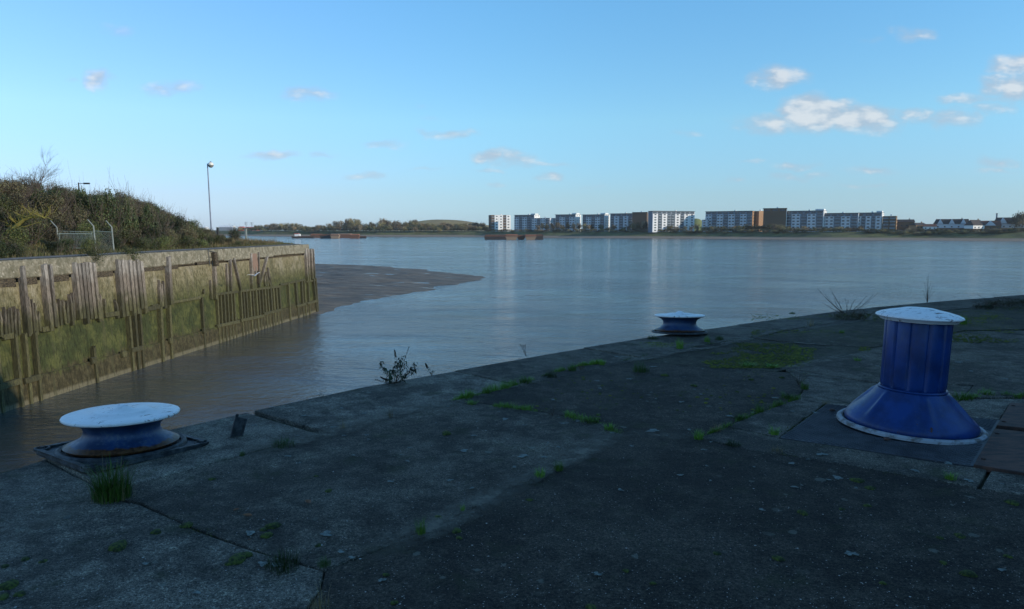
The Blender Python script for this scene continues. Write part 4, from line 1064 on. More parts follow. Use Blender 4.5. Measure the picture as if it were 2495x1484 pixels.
# ------------------------------------------------------------------ gull
gp = atd(620, 672, 58); gl = thing('gull', 'white gull gliding with raised wings in front of the far wall', 'gull', gp); gl.rotation_euler = (R(8), 0, R(-35)); gl.scale = (.85,) * 3
mb = MB(); mb.tube([(-.30, 0, -.02), (-.22, 0, 0), (-.10, 0, .02), (.05, 0, .02), (.16, 0, .03), (.20, 0, .04), (.245, 0, .035)], [.02, .045, .07, .075, .045, .042, .012], 10)
ob('body', mb.mesh('body', M['gullwhite'], True), gl)
mb = MB(); mb.tube([(.24, 0, .035), (.30, 0, .022)], [.012, .003], 6); M['beak'] = mat('yellow beak', lambda g: {'Base Color': (.6, .4, .05, 1)}); ob('beak', mb.mesh('beak', M['beak']), gl)
for sg in (1, -1):
    V = []; Fc = []
    for t, x0, x1, z, y in ((0, .10, -.10, .04, .05), (.3, .16, -.06, .16, .24), (.6, .12, -.05, .22, .44), (.85, .02, -.10, .23, .62), (1, -.10, -.14, .22, .74)):
        V += [(x0, sg * y, z + .008), (x1, sg * y, z - .005), (x0, sg * y, z - .012), (x1, sg * y, z - .012)]
    for i in range(4):
        a = i * 4; Fc += [(a, a + 4, a + 5, a + 1), (a + 2, a + 3, a + 7, a + 6), (a, a + 2, a + 6, a + 4), (a + 1, a + 5, a + 7, a + 3)]
    Fc += [(0, 1, 3, 2), (16, 18, 19, 17)]
    me = mesh_of('wing', V, Fc, (M['gullwhite'],)); fixn(me); ob('wing', me, gl)
V = [(-.26, .02, 0), (-.26, -.02, 0), (-.42, -.09, 0), (-.42, .09, 0)]; V += [(x, y, z + .012) for x, y, z in V]
me = mesh_of('tail', V, [(0, 1, 2, 3), (4, 7, 6, 5), (0, 4, 5, 1), (1, 5, 6, 2), (2, 6, 7, 3), (3, 7, 4, 0)], (M['gullwhite'],)); ob('tail', me, gl)

# ================================================================== FAR BANK
WL = [(-700, 1400), (300, 1250), (638, 1063), (902, 985), (1165, 960), (1324, 850), (1583, 780), (2000, 650), (2490, 575), (2900, 540), (3600, 500)]
SH = [Vector(((px - CX) / F * dpt, dpt, 0)) for px, dpt in WL]
def shore(px):
    d = interp(WL, px); return Vector(((px - CX) / F * d, d, 0))
def bank_z(t, px, x, y):
    n1 = mnoise.noise(Vector((x * .012, y * .012, 0)))
    tm = 24 + 8 * n1
    if t < tm: z = -.35 + 2.0 * (t / tm)
    elif t < tm + 26: z = 1.65 + 5.6 * sm(t, tm, tm + 26)
    else: z = 7.25 + .35 * mnoise.noise(Vector((x * .03, y * .03, 4)))
    return z
pxs = [-700 + i * 20 for i in range(216)]
tt = [-6, 0, 6, 12, 18, 24, 29, 34, 39, 45, 52, 62, 80, 110, 160, 260, 500, 1100, 2600]
V = []; Fq = []
for px in pxs:
    q = shore(px); dr_ = Vector((q.x, q.y, 0)).normalized()
    for t in tt:
        p_ = q + dr_ * t; V.append((p_.x, p_.y, bank_z(max(t, -3), px, p_.x, p_.y)))
nt = len(tt)
for i in range(len(pxs) - 1):
    for j in range(nt - 1): Fq.append((i * nt + j, i * nt + j + 1, (i + 1) * nt + j + 1, (i + 1) * nt + j))
def farmat(g):
    P = pos(g); z = upz(g); n = g.noise(g.v('MULTIPLY', P, (1, 1, 2)), .06, 6, .7); n2 = g.noise(P, .35, 4, .7)
    zz = g.m('ADD', z, g.m('MULTIPLY', g.m('SUBTRACT', n2, .5), 1.2))
    mud = g.mix(n2, (.20, .16, .115, 1), (.28, .22, .16, 1))
    gr = g.mix(g.ramp(n, .38, .62), (.060, .070, .028, 1), (.14, .15, .05, 1))
    gr = g.mix(g.ramp(n2, .5, .7, 0, .6), gr, (.13, .11, .05, 1))
    return {'Base Color': g.mix(g.ramp(zz, 1.6, 2.4), mud, gr), 'Roughness': .95, 'bump': (n2, 1, .8)}
M['farbank'] = mat('far bank ground', farmat)
me = mesh_of('far_bank', V, Fq, (M['farbank'],), smooth=True); fixn(me)
if me.polygons[5].normal.z < 0: me.flip_normals()
ob('far_bank', me, kind='structure')
def hill(name, px, ytop, depth, wpx, m, wy=.4):
    c = Vector(((px - CX) / F * depth, depth, 0)); H_ = EYE + (HORIZON - ytop) / F * depth; w = wpx / F * depth
    V = []; Fc = []; n_ = 28
    for i in range(n_ + 1):
        for j in range(n_ + 1):
            u_, v_ = i / n_ * 2 - 1, j / n_ * 2 - 1; r_ = math.hypot(u_, v_)
            z = 6.5 + (H_ - 6.5) * (1 - sm(r_, 0.05, 1.0)) * (1 + .04 * mnoise.noise(Vector((u_ * 3, v_ * 3, 1))))
            V.append((c.x + u_ * w, c.y + v_ * w * wy, z))
    for i in range(n_):
        for j in range(n_): a = i * (n_ + 1) + j; Fc.append((a, a + n_ + 1, a + n_ + 2, a + 1))
    me = mesh_of(name, V, Fc, (m,), smooth=True); ob(name, me, kind='structure')
M['hill'] = mat('rough hill grass', lambda g: {'Base Color': g.mix(g.ramp(g.noise(pos(g), .03, 6, .7), .38, .62), (.20, .165, .085, 1), (.26, .22, .11, 1)), 'Roughness': 1})
M['hillgreen'] = mat('green hill grass', lambda g: {'Base Color': g.mix(g.noise(pos(g), .05, 5, .7), (.15, .18, .06, 1), (.21, .22, .08, 1)), 'Roughness': 1})
hill('hill', 1080, 535.5, 1250, 215, M['hill']); hill('hill', 1694, 533, 1080, 42, M['hillgreen'], .8)

# ---- trees and shrubs on the far bank (shared meshes, each one an object)
far_protos = []
for i in range(9):
    k = ['farbrown', 'farpale', 'fargreen'][i % 3]; r_ = random.Random(60 + i); L = [(0, 0, .55, .42, .42, .36)]
    for q in range(9):
        a = r_.uniform(0, 6.28); rr = r_.uniform(.15, .42); s_ = r_.uniform(.14, .26); L.append((math.cos(a) * rr, math.sin(a) * rr, r_.uniform(.3, .82), s_, s_, s_ * .85))
    cr = leaf_mesh('crown', 900, L, .085 if k != 'fargreen' else .095, M[k], 60 + i, .5, .35)
    mb = MB(); mb.tube([(0, 0, -.08), (0, 0, .3), (.03, .02, .6)], [.022, .018, .008], 5)
    for q in range(5):
        a = r_.uniform(0, 6.28); mb.tube([(0, 0, .2 + .06 * q), (math.cos(a) * .3, math.sin(a) * .3, .5 + .08 * q)], [.011, .003], 3)
    far_protos.append((k, cr, mb.mesh('trunk', M['bark'])))
def far_tree(px, t, h, w, which=None, label=None, group=None, ztop=None, name='tree', cat='tree'):
    q = shore(px); dr_ = Vector((q.x, q.y, 0)).normalized(); p_ = q + dr_ * t; z = bank_z(t, px, p_.x, p_.y)
    if ztop is not None: h = EYE + (HORIZON - ztop) / F * p_.y - z
    i = which if which is not None else rs.randrange(9); k, cr, tr = far_protos[i]
    o = thing(name, label, cat, (p_.x, p_.y, z - .02 * h), rs.uniform(0, 6.28), group); o.scale = (w, w, h)
    ob('crown', cr, o); ob('trunk', tr, o); return o
TP = [(560, 556), (600, 558), (622, 552), (632, 544), (653, 544), (680, 540), (726, 541), (745, 548), (757, 542), (768, 549), (785, 545), (800, 542), (814, 536), (840, 535), (856, 528), (873, 531), (890, 539), (930, 531), (950, 532), (980, 537), (1013, 532), (1030, 539), (1120, 540), (1140, 539), (1175, 538), (1182, 546), (1250, 547)]
CN = {0: 'bare brown tree', 1: 'olive brown winter tree', 2: 'dark evergreen tree'}
seq = []
x = 596.0
while x < 1184:
    seq.append((x, 62 + rs.uniform(-6, 30), interp(TP, x) + rs.choice([0, 0, 1, 2, 4, 7]), rs.uniform(11, 17))); x += rs.uniform(7, 12)
x = 625.0
while x < 1184:
    seq.append((x, 44 + rs.uniform(-4, 8), interp(TP, x) * .45 + 557 * .55 + rs.uniform(-3, 4), rs.uniform(8, 13))); x += rs.uniform(9, 15)
for x, t_, yt_, w_ in seq:
    k = rs.choice([0, 1, 1, 0, 1, 2]) if yt_ > 545 else rs.choice([0, 1, 1, 0]); wh = k + 3 * rs.randrange(3)
    far_tree(x, t_, 0, w_, wh, CN[k] + ' in the wood on the far bank left of the flats', 'trees of the far bank wood', ztop=yt_)
for x, yt_, lab in ((856, 527, 'round crowned bare tree standing tallest over the left part of the far wood'), (873, 530, 'second round crowned bare tree, just right of the tallest in the far wood'),
                    (930, 529, 'pale pinkish bare tree with spreading branches on the far skyline'), (1013, 531, 'round bare tree rising in front of the low brown hill'), (2482, 508, 'tall bare tree with upright branches behind the last far houses'), (2465, 513, 'slightly lower bare tree left of the tall one behind the last far houses')):
    far_tree(x, 75 if x < 2000 else 110, 0, 12, 0 if x != 930 else 3, lab, 'tall bare trees of the far skyline', ztop=yt_)
x = 590.0
while x < 1186:
    k = rs.choice([0, 1, 2, 2]); far_tree(x, 74 + rs.uniform(-6, 10), rs.uniform(4.5, 7), rs.uniform(12, 16), k + 3 * rs.randrange(3), CN[k].replace('tree', 'thicket') + ' in the wood on the far bank left of the flats', 'trees of the far bank wood', name='thicket', cat='thicket'); x += rs.uniform(7, 9.5)
# scrub in front of the flats
SB = {0: 'brown leafless shrub on the far bank in front of the flats', 1: 'olive brown shrub on the far bank in front of the flats', 2: 'dark green shrub on the far bank in front of the flats'}
TG = {0: 'taller bare brown tree on the far bank in front of the flats', 1: 'taller olive brown tree on the far bank in front of the flats', 2: 'taller dark green tree on the far bank in front of the flats'}
x = 1186.0
while x < 2500:
    k = rs.choice([0, 1, 2, 2, 1]); far_tree(x, 47 + rs.uniform(-7, 4), rs.uniform(2.2, 4.5), rs.uniform(5, 9), k + 3 * rs.randrange(3), SB[k], 'shrubs along the far bank', name='shrub', cat='shrub'); x += rs.uniform(5, 9)
x = 1245.0
tall = [(1310, 1440, 540, .9), (1440, 1540, 546, .5), (1540, 1600, 536, .9), (1600, 1700, 545, .7), (1710, 1760, 545, .9), (1760, 1800, 548, .9), (1800, 1870, 543, .9), (1860, 1915, 545, .9), (1915, 2100, 549, .8), (2100, 2500, 556, .4)]
for a_, b_, y_, dens in tall:
    x = a_
    while x < b_:
        k = rs.choice([0, 1, 1, 0, 2]); 
        if 1800 < x < 1870: k = 2
        far_tree(x, 58 + rs.uniform(-6, 10), 0, rs.uniform(5.5, 9), k + 3 * rs.randrange(3), TG[k], 'trees in front of the far flats', ztop=y_ + rs.uniform(-2, 6)); x += rs.uniform(7, 13) / dens

# ---- flats
def simple(name, c, rough=.8): return mat(name, lambda g: {'Base Color': g.mix(g.noise(pos(g), .8, 3), (*[v * .9 for v in c], 1), (*c, 1)), 'Roughness': rough})
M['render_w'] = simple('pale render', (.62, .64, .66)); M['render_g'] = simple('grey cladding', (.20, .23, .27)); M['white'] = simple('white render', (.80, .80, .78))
M['darkroof'] = simple('dark grey roof', (.06, .075, .085)); M['brick'] = simple('brown brick', (.17, .105, .06)); M['brickorange'] = simple('tan brick', (.36, .21, .11))
M['glass'] = mat('far window glass', lambda g: {'Base Color': (.035, .05, .065, 1), 'Roughness': .15, 'Specular IOR Level': .8})
M['balc'] = simple('grey balcony front', (.26, .30, .33)); M['tile'] = simple('dark roof tiles', (.055, .045, .04)); M['redtile'] = simple('reddish roof tiles', (.16, .07, .045)); M['redshed'] = simple('red shed cladding', (.42, .09, .06))
WBOX = {}
def unitbox(name, w, d, h, m):
    k = (name, round(w, 2), round(d, 2), round(h, 2), m.name)
    if k not in WBOX:
        mb = MB(); mb.box(-w / 2, w / 2, -d / 2, d / 2, 0, h); WBOX[k] = mb.mesh(name, m)
    return WBOX[k]
def flats(label, px0, px1, ytop, t_back, az=215, W_=14, pat='pbpbp', wall='render_g', panel='render_w', top='glassy', endm=None, stor=None, roof=True, base=7.0, group='far riverside flats', pent=False):
    """front wall faces azimuth az; the sunlit end faces az - 90"""
    pc = (px0 + px1) / 2; q = shore(pc); dpt = q.y + t_back; X = (pc - CX) / F * dpt
    tot = (px1 - px0) / F * dpt; th = math.degrees(math.atan2(X, dpt)); al = R(abs(az - 180 - th))
    Wd = min(W_, tot * .55); L = max(5, (tot - Wd * math.sin(al)) / math.cos(al))
    H_ = EYE + (HORIZON - ytop) / F * dpt - base
    rz = -R(az - 180); o = thing('apartment_block', label, 'building', (X, dpt + Wd * .5, base), rz, group)
    def part(name, x0, x1, y0, y1, z0, z1, m):
        mb = MB(); mb.box(x0, x1, y0, y1, z0, z1); return ob(name, mb.mesh(name, M[m]), o)
    part('wall', -L / 2, L / 2, -Wd / 2, Wd / 2, -1.0, H_ - .35, wall)
    if roof: part('roof', -L / 2 - .7, L / 2 + .7, -Wd / 2 - 1.0, Wd / 2 + .5, H_ - .35, H_, 'darkroof')
    ns = stor or max(2, round(H_ / 3.1)); sh = H_ / ns; nb = len(pat)
    wts = [1.35 if c == 'p' else 1.0 for c in pat]; unit = L / sum(wts); x = -L / 2; fy = -Wd / 2
    for c, w_ in zip(pat, wts):
        w = unit * w_; topz = H_ - .35 - (sh if top == 'glassy' else .1)
        if c == 'p':
            part('facade_panel', x + .1, x + w - .1, fy - .7, fy - .004, -.5, topz, panel)
            k = max(1, int(w / 3.6)); ww = min(2.4, w / k * .6)
            me = unitbox('window', ww, .12, 1.35, M['glass'])
            for s_ in range(ns - (1 if top == 'glassy' else 0)):
                for j in range(k): ob('window', me, o, (x + w * (j + .5) / k, fy - .74, s_ * sh + .95))
        elif c == 'b':
            for s_ in range(ns - (1 if top == 'glassy' else 0)):
                ob('balcony', unitbox('balcony', w * .82, 1.3, 1.0, M['balc']), o, (x + w / 2, fy - .70, s_ * sh + .05))
                ob('window', unitbox('window', w * .7, .1, 1.0, M['glass']), o, (x + w / 2, fy - .06, s_ * sh + 1.35))
        x += w
    if top == 'glassy':
        k = max(2, int(L / 6))
        for j in range(k): ob('window', unitbox('window', L / k * .7, .1, sh * .55, M['glass']), o, (-L / 2 + L * (j + .5) / k, fy - .06, H_ - sh + .1))
    # sunlit end
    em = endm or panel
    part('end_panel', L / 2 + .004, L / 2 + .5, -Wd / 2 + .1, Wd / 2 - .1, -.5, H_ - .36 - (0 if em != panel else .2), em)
    for s_ in range(ns):
        for yy in (-.22, .22):
            mb = None; ob('window', unitbox('window', .12, 1.4, 1.3, M['glass']), o, (L / 2 + .53, Wd * yy, s_ * sh + .9))
    if pent: 
        part('penthouse', L * .28, L * .5, -Wd * .3, Wd * .3, H_, H_ + 1.6, 'white')
    ob('roof_vent', unitbox('roof_vent', 1.6, 1.6, 1.2, M['white']), o, (L * .1, 0, H_))
    return o
# (front azimuths chosen so that fronts stand in shade and right hand ends catch the sun, but for the white block)
flats('small white sunlit block of flats, leftmost on the far bank', 1190, 1243, 524, 95, az=160, W_=12, pat='bppbp', wall='brick', panel='white', top='', roof=False, stor=6)
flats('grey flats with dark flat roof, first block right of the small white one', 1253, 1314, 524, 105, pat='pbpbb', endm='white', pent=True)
flats('lower pale grey flats between two taller dark roofed blocks on the far bank', 1296, 1352, 531, 90, pat='pbpb', top='', roof=False)
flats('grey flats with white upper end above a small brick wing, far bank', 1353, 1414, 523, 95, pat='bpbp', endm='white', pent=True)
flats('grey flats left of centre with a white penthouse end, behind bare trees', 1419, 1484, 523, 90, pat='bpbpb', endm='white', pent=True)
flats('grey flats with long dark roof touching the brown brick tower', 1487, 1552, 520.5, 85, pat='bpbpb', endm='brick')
flats('brown brick block in shade joined to the bright white flats', 1540, 1577, 517.5, 70, pat='n', wall='brick', panel='brick', top='', az=200, W_=10)
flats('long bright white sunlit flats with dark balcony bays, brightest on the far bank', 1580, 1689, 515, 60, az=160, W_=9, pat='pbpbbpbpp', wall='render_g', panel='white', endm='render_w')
flats('low grey wing at the left foot of the long grey flats', 1708, 1724, 535, 80, pat='p', top='', roof=False, W_=8)
flats('long grey flats with wide dark overhanging roof, right of the white ones', 1721, 1838, 515, 88, pat='pbpbpbpb', endm='brickorange')
flats('sunlit orange brick block with white top storey between grey flats and brown tower', 1836, 1861, 514, 100, pat='nn', wall='brickorange', panel='brickorange', top='', az=150, W_=12, roof=False)
flats('tall dark brown brick tower with glazed top storey, tallest roof on the far bank', 1861, 1914, 508, 75, pat='n', wall='brick', panel='brick', az=202, W_=12, endm='white')
flats('grey flats with dark roof and one roof mast, right of the brown tower', 1917, 2009, 514, 88, pat='bpbpb', endm='white', pent=True)
flats('grey flats with long low roof, second block right of the brown tower', 1998, 2092, 519.5, 92, pat='npbpb', endm='render_w')
flats('grey flats stepping down at the right end of the riverside row', 2090, 2150, 518.5, 92, pat='pbpbp', endm='white', pent=True)
flats('small brown and tan brick end block beside the terraced houses', 2150, 2180, 526, 88, pat='bb', wall='brick', panel='brick', top='', endm='brickorange', roof=False)
def house(label, px0, px1, yridge, yeave, tb, wall='render_w', rm='tile', az=205, gables=0, nwin=5, brickbase=True):
    pc = (px0 + px1) / 2; q = shore(pc); dpt = q.y + tb; X = (pc - CX) / F * dpt; L = (px1 - px0) / F * dpt; Wd = 9; base = 7.0
    Hr = EYE + (HORIZON - yridge) / F * dpt - base; He = EYE + (HORIZON - yeave) / F * dpt - base
    o = thing('house', label, 'house', (X, dpt + 4, base), -R(az - 180), 'houses at the right of the far bank')
    mb = MB(); mb.box(-L / 2, L / 2, -Wd / 2, Wd / 2, -1, He); ob('wall', mb.mesh('wall', M[wall]), o)
    if brickbase: mb = MB(); mb.box(-L / 2 - .05, L / 2 + .05, -Wd / 2 - .12, Wd / 2, -1, He * .5); ob('brick_base', mb.mesh('brick_base', M['brick']), o)
    mb = MB(); V = [(-L / 2 - .4, -Wd / 2 - .5, He - .1), (L / 2 + .4, -Wd / 2 - .5, He - .1), (L / 2 + .4, Wd / 2 + .5, He - .1), (-L / 2 - .4, Wd / 2 + .5, He - .1), (-L / 2 + 1.5, 0, Hr), (L / 2 - .2, 0, Hr)]
    mb.V = V; mb.F = [(0, 1, 5, 4), (2, 3, 4, 5), (1, 2, 5), (3, 0, 4), (3, 2, 1, 0)]; ob('roof', mb.mesh('roof', M[rm]), o)
    for j in range(gables):
        gx = -L / 2 + L * (j + .5) / gables; gw = L / gables * .28
        mb = MB(); y0 = -Wd / 2 - .25
        mb.V = [(gx - gw, y0, He - .2), (gx + gw, y0, He - .2), (gx, y0, Hr - .2), (gx - gw, 0, He - .2), (gx + gw, 0, He - .2), (gx, 0, Hr - .2)]
        mb.F = [(0, 1, 2), (3, 5, 4), (0, 2, 5, 3), (1, 4, 5, 2), (0, 3, 4, 1)]; ob('gable', mb.mesh('gable', M['render_w']), o)
    for j in range(nwin):
        for z in (He * .12, He * .58): ob('window', unitbox('window', 1.3, .1, 1.2, M['glass']), o, (-L / 2 + L * (j + .5) / nwin, -Wd / 2 - .16, z))
    ob('chimney', unitbox('chimney', .8, .8, 1.4, M['brick']), o, (L * .3, 0, Hr - .3))
    return o
house('low brown roofed terrace next to the tan brick end block', 2168, 2222, 535, 541, 95, wall='brick', gables=0)
house('small gold and white house right of the brown roofed terrace', 2219, 2252, 543, 549, 85, wall='brickorange', az=165, nwin=3)
house('small house with white ground floor and dark roof, near the middle of the far houses', 2250, 2278, 546, 552, 80, wall='white', rm='redtile', nwin=3)
house('long white terrace with three gables under a dark roof at the far right', 2280, 2352, 534, 546, 95, gables=3)
house('dark roofed house with bright white left end beside the long terrace', 2354, 2392, 536, 549, 80, wall='white', az=160, nwin=3)
house('dark roofed house behind a small brick gable at the far right', 2388, 2432, 538, 550, 90, wall='brick', rm='redtile', gables=1, nwin=3)
house('white terrace with rounded gables, rightmost on the far bank', 2430, 2530, 530, 545, 95, gables=3, nwin=8)
dpt = 700; X = (2419 - CX) / F * dpt; o = thing('chimney_stack', 'slim free standing chimney stack between the last far houses', 'chimney', (X, dpt, 7)); 
mb = MB(); mb.tube([(0, 0, 0), (0, 0, EYE + 38 / F * dpt - 7)], [.9, .7], 10); ob('shaft', mb.mesh('shaft', M['render_g']), o); mb = MB(); mb.tube([(0, 0, EYE + 38 / F * dpt - 7), (0, 0, EYE + 39.5 / F * dpt - 7)], .95, 10); ob('rim', mb.mesh('rim', M['darkroof']), o)
# far sheds left of the wood
def shed(label, px0, px1, yt_, m, dpt=1900, rm='white', cat='shed'):
    X = ((px0 + px1) / 2 - CX) / F * dpt; L = (px1 - px0) / F * dpt; H_ = EYE + (HORIZON - yt_) / F * dpt - 5
    o = thing('shed', label, cat, (X, dpt, 5)); mb = MB(); mb.box(-L / 2, L / 2, -12, 12, -1, H_ * .72); ob('wall', mb.mesh('wall', M[m]), o)
    mb = MB(); mb.V = [(-L / 2 - 1, -13, H_ * .72), (L / 2 + 1, -13, H_ * .72), (L / 2 + 1, 13, H_ * .72), (-L / 2 - 1, 13, H_ * .72), (-L / 2 - 1, 0, H_), (L / 2 + 1, 0, H_)]
    mb.F = [(0, 1, 5, 4), (2, 3, 4, 5), (1, 2, 5), (3, 0, 4), (3, 2, 1, 0)]; ob('roof', mb.mesh('roof', M[rm]), o); return o
shed('distant long shed with a white roof behind the lamp post', 540, 574, 550, 'render_g')
shed('small distant red shed left of the long red one', 588, 597, 552, 'redshed', 1800, 'redshed'); shed('long distant red shed at the left end of the far wood', 605, 632, 553, 'redshed', 1750, 'redshed')
mb = MB(); dpt = 1850; o = thing('dome', 'small white distant dome left of the lamp post', 'dome', ((505 - CX) / F * dpt, dpt, 6)); mb.lathe([(9, 0), (9, 4), (8, 7.5), (5.5, 10), (2.5, 11.3), (.1, 11.6)], 20); ob('shell', mb.mesh('shell', M['white'], True), o)
mb = MB(); mb.box(-9.5, 9.5, -9.5, 9.5, -1, .4); ob('plinth', mb.mesh('plinth', M['render_g']), o)
for px, ytp, lab in ((603, 541, 'faint distant power pylon above the red sheds, the left one'), (617, 542, 'faint distant power pylon above the red sheds, the right one')):
    dpt = 2300; H_ = EYE + (HORIZON - ytp) / F * dpt - 5; o = thing('pylon', lab, 'pylon', ((px - CX) / F * dpt, dpt, 5), .3, 'distant power pylons'); 
    mb = MB()
    for sx in (-1, 1):
        for sy in (-1, 1): mb.tube([(sx * 3, sy * 3, 0), (sx * .6, sy * .6, H_)], .35, 4)
    for k in range(7):
        z = H_ * k / 7; z2 = H_ * (k + 1) / 7; w = 3 - 2.4 * k / 7; w2 = 3 - 2.4 * (k + 1) / 7
        mb.tube([(-w, -w, z), (w2, -w2, z2)], .2, 3); mb.tube([(w, -w, z), (-w2, -w2, z2)], .2, 3)
    ob('lattice', mb.mesh('lattice', M['render_g']), o, kind='stuff')
    for z in (.72, .84, .96): mb = MB(); mb.tube([(-6, 0, H_ * z), (0, 0, H_ * z + .5), (6, 0, H_ * z)], .3, 4); ob('crossarm', mb.mesh('crossarm', M['render_g']), o)

# ---- moored lighters
M['hull'] = simple('black barge hull', (.035, .032, .032)); M['hullrust'] = simple('rusty barge hull', (.14, .07, .045)); M['hulltan'] = simple('tan barge side', (.26, .19, .13)); M['tarp'] = simple('orange red hatch cover', (.40, .16, .10)); M['tarppale'] = simple('pale pink hatch cover', (.55, .36, .28))
def barge(px0, px1, ybot, ytop, hull, cover, label, rake=.25, rz=0.0, dy=0, cov=(.1, .9), ch=.9):
    g0 = at((px0 + px1) / 2, ybot, 0); dpt = g0.y + dy; L = (px1 - px0) / F * dpt; H_ = max(1.0, EYE - (ytop - HORIZON) / F * dpt)
    B_ = 5.5; o = thing('moored_barge', label, 'barge', ((((px0 + px1) / 2) - CX) / F * dpt, dpt + 3, 0), rz, 'moored lighters on the river')
    prof = [(-L / 2 + rake * H_ * 1.3, -.8), (-L / 2, H_ * .9), (L / 2, H_), (L / 2 - rake * H_ * 1.3, -.8)]
    mb = MB(); n_ = len(prof); mb.V = [(x, -B_ / 2, z) for x, z in prof] + [(x, B_ / 2, z) for x, z in prof]
    mb.F = [tuple(range(n_ - 1, -1, -1)), tuple(n_ + i for i in range(n_))] + [(i, (i + 1) % n_, n_ + (i + 1) % n_, n_ + i) for i in range(n_)]
    me = mb.mesh('hull', M[hull]); fixn(me); ob('hull', me, o)
    mb = MB(); mb.box(-L / 2 + .3, L / 2 - .3, -B_ / 2 - .12, -B_ / 2 - .01, H_ * .70, H_ * .84); ob('rubbing_strake', mb.mesh('rubbing_strake', M['hullrust']), o)
    mb = MB(); mb.box(L * (cov[0] - .5), L * (cov[1] - .5), -B_ * .38, B_ * .38, H_ * .9, H_ + ch * .5); ob('coaming', mb.mesh('coaming', M['hullrust']), o)
    if cover: mb = MB(); mb.box(L * (cov[0] - .5) - .1, L * (cov[1] - .5) + .1, -B_ * .41, B_ * .41, H_ + ch * .5, H_ + ch); me = mb.mesh('hatch_cover', M[cover]); bevel(me, .12); ob('hatch_cover', me, o)
    for sx in (-.46, .46): ob('bollard', unitbox('bollard', .35, .35, .6, M['hull']), o, (L * sx, -B_ * .4, H_ * .93))
    return o
barge(711, 765, 580.5, 575.5, 'hull', None, 'low black barge with a small white cabin at its bow, leftmost of the moored barges', .5, cov=(.3, .9), ch=.5)
barge(757, 786, 579.5, 572.5, 'hullrust', 'tarp', 'barge with orange hatch cover, second in the left cluster of barges', cov=(.05, .95), dy=14, ch=1.2)
barge(780, 810, 581, 571.5, 'hull', None, 'tall black barge near the middle of the left cluster', dy=5)
barge(806, 828, 581, 572, 'hulltan', 'tarppale', 'tan sided barge right of the tall black one in the left cluster')
barge(826, 860, 580, 571.5, 'hullrust', 'tarppale', 'rust brown barge with a pale cover in the left cluster', dy=8)
barge(853, 876, 581, 574, 'hullrust', 'tarp', 'barge with bright orange cover near the right end of the left cluster', cov=(.05, .95), ch=1.5)
barge(872, 893, 580.5, 576, 'hull', None, 'small low dark boat at the right end of the left cluster', .6)
c_ = at(723, 580.5, 0); o = thing('boat_cabin', 'tiny white and red work cabin on the leftmost low barge', 'cabin', (c_.x, c_.y + 3, 2.0)); mb = MB(); mb.box(-3, 3, -1.6, 1.6, 0, 2.6); me = mb.mesh('cabin_wall', M['white']); bevel(me, .2); ob('cabin_wall', me, o); mb = MB(); mb.box(-3.3, 1.4, -1.8, 1.8, 2.6, 3.3); ob('cabin_roof', mb.mesh('cabin_roof', M['redshed']), o)
barge(1180, 1234, 583.5, 573.5, 'hull', 'tarp', 'long black barge with low red hatch covers, leftmost of the right cluster', .08, ch=.5, cov=(.03, .97))
barge(1230, 1262, 584, 574.5, 'hulltan', 'tarp', 'tan sided barge with bright orange cover in the right cluster', .5, cov=(.05, .95), dy=-6, ch=1.3)
barge(1257, 1281, 584, 573.5, 'hullrust', None, 'brown barge with a raked end in the middle of the right cluster', .5)
barge(1278, 1307, 584, 575, 'hulltan', 'tarp', 'barge with an orange cover second from the right in the right cluster', .5, cov=(.05, .95), dy=-5, ch=1.2)
barge(1303, 1323, 583.5, 572, 'hull', None, 'tall black barge end at the right of the right cluster', .05)
c_ = at(1281, 584, 0); o = thing('mast', 'thin mast standing among the right cluster of barges', 'mast', (c_.x, c_.y + 3, 1.5)); mb = MB(); mb.tube([(0, 0, 0), (0, 0, 7.5)], .12, 5); ob('pole', mb.mesh('pole', M['hull']), o); mb = MB(); mb.tube([(-1, 0, 5.5), (1, 0, 5.7)], .08, 4); ob('yard', mb.mesh('yard', M['hull']), o)

# ================================================================== BUILDING ADDED TO SHADE THE QUAY (unseen, right of the view)
M['brickwall'] = mat('yellow stock brick wall', lambda g: {'Base Color': g.mix(g.node('TexBrick', None, 1, Vector=g.v('MULTIPLY', objc(g), (1, 1, 1)), Scale=4.0), (.20, .14, .08, 1), (.26, .19, .11, 1)), 'Roughness': .9})
bd = thing('added_shade_building', 'long plain brick building added unseen right of the capstan to shade the quay', 'building', (22.7, -9, QUAY))
mb = MB(); mb.box(-6.5, -.7, -26, 26, -.3, 6.4); ob('wall', mb.mesh('wall', M['brickwall']), bd)
mb = MB(); mb.V = [(-6.8, -26.5, 6.4), (-.4, -26.5, 6.4), (-.4, 26.3, 6.4), (-6.8, 26.3, 6.4), (-3.6, -26.5, 7.4), (-3.6, 26.3, 7.4)]; mb.F = [(0, 3, 5, 4), (1, 4, 5, 2), (0, 4, 1), (3, 2, 5), (0, 1, 2, 3)]
me = mb.mesh('roof', M['tile']); fixn(me); ob('roof', me, bd)
for i in range(9):
    for z in (1.0, 3.9): ob('window', unitbox('window', .12, 1.4, 1.9, M['glass']), bd, (-6.53, -23 + i * 5.2, z)); ob('sill', unitbox('sill', .3, 1.7, .12, M['render_w']), bd, (-6.56, -23 + i * 5.2, z - .13))

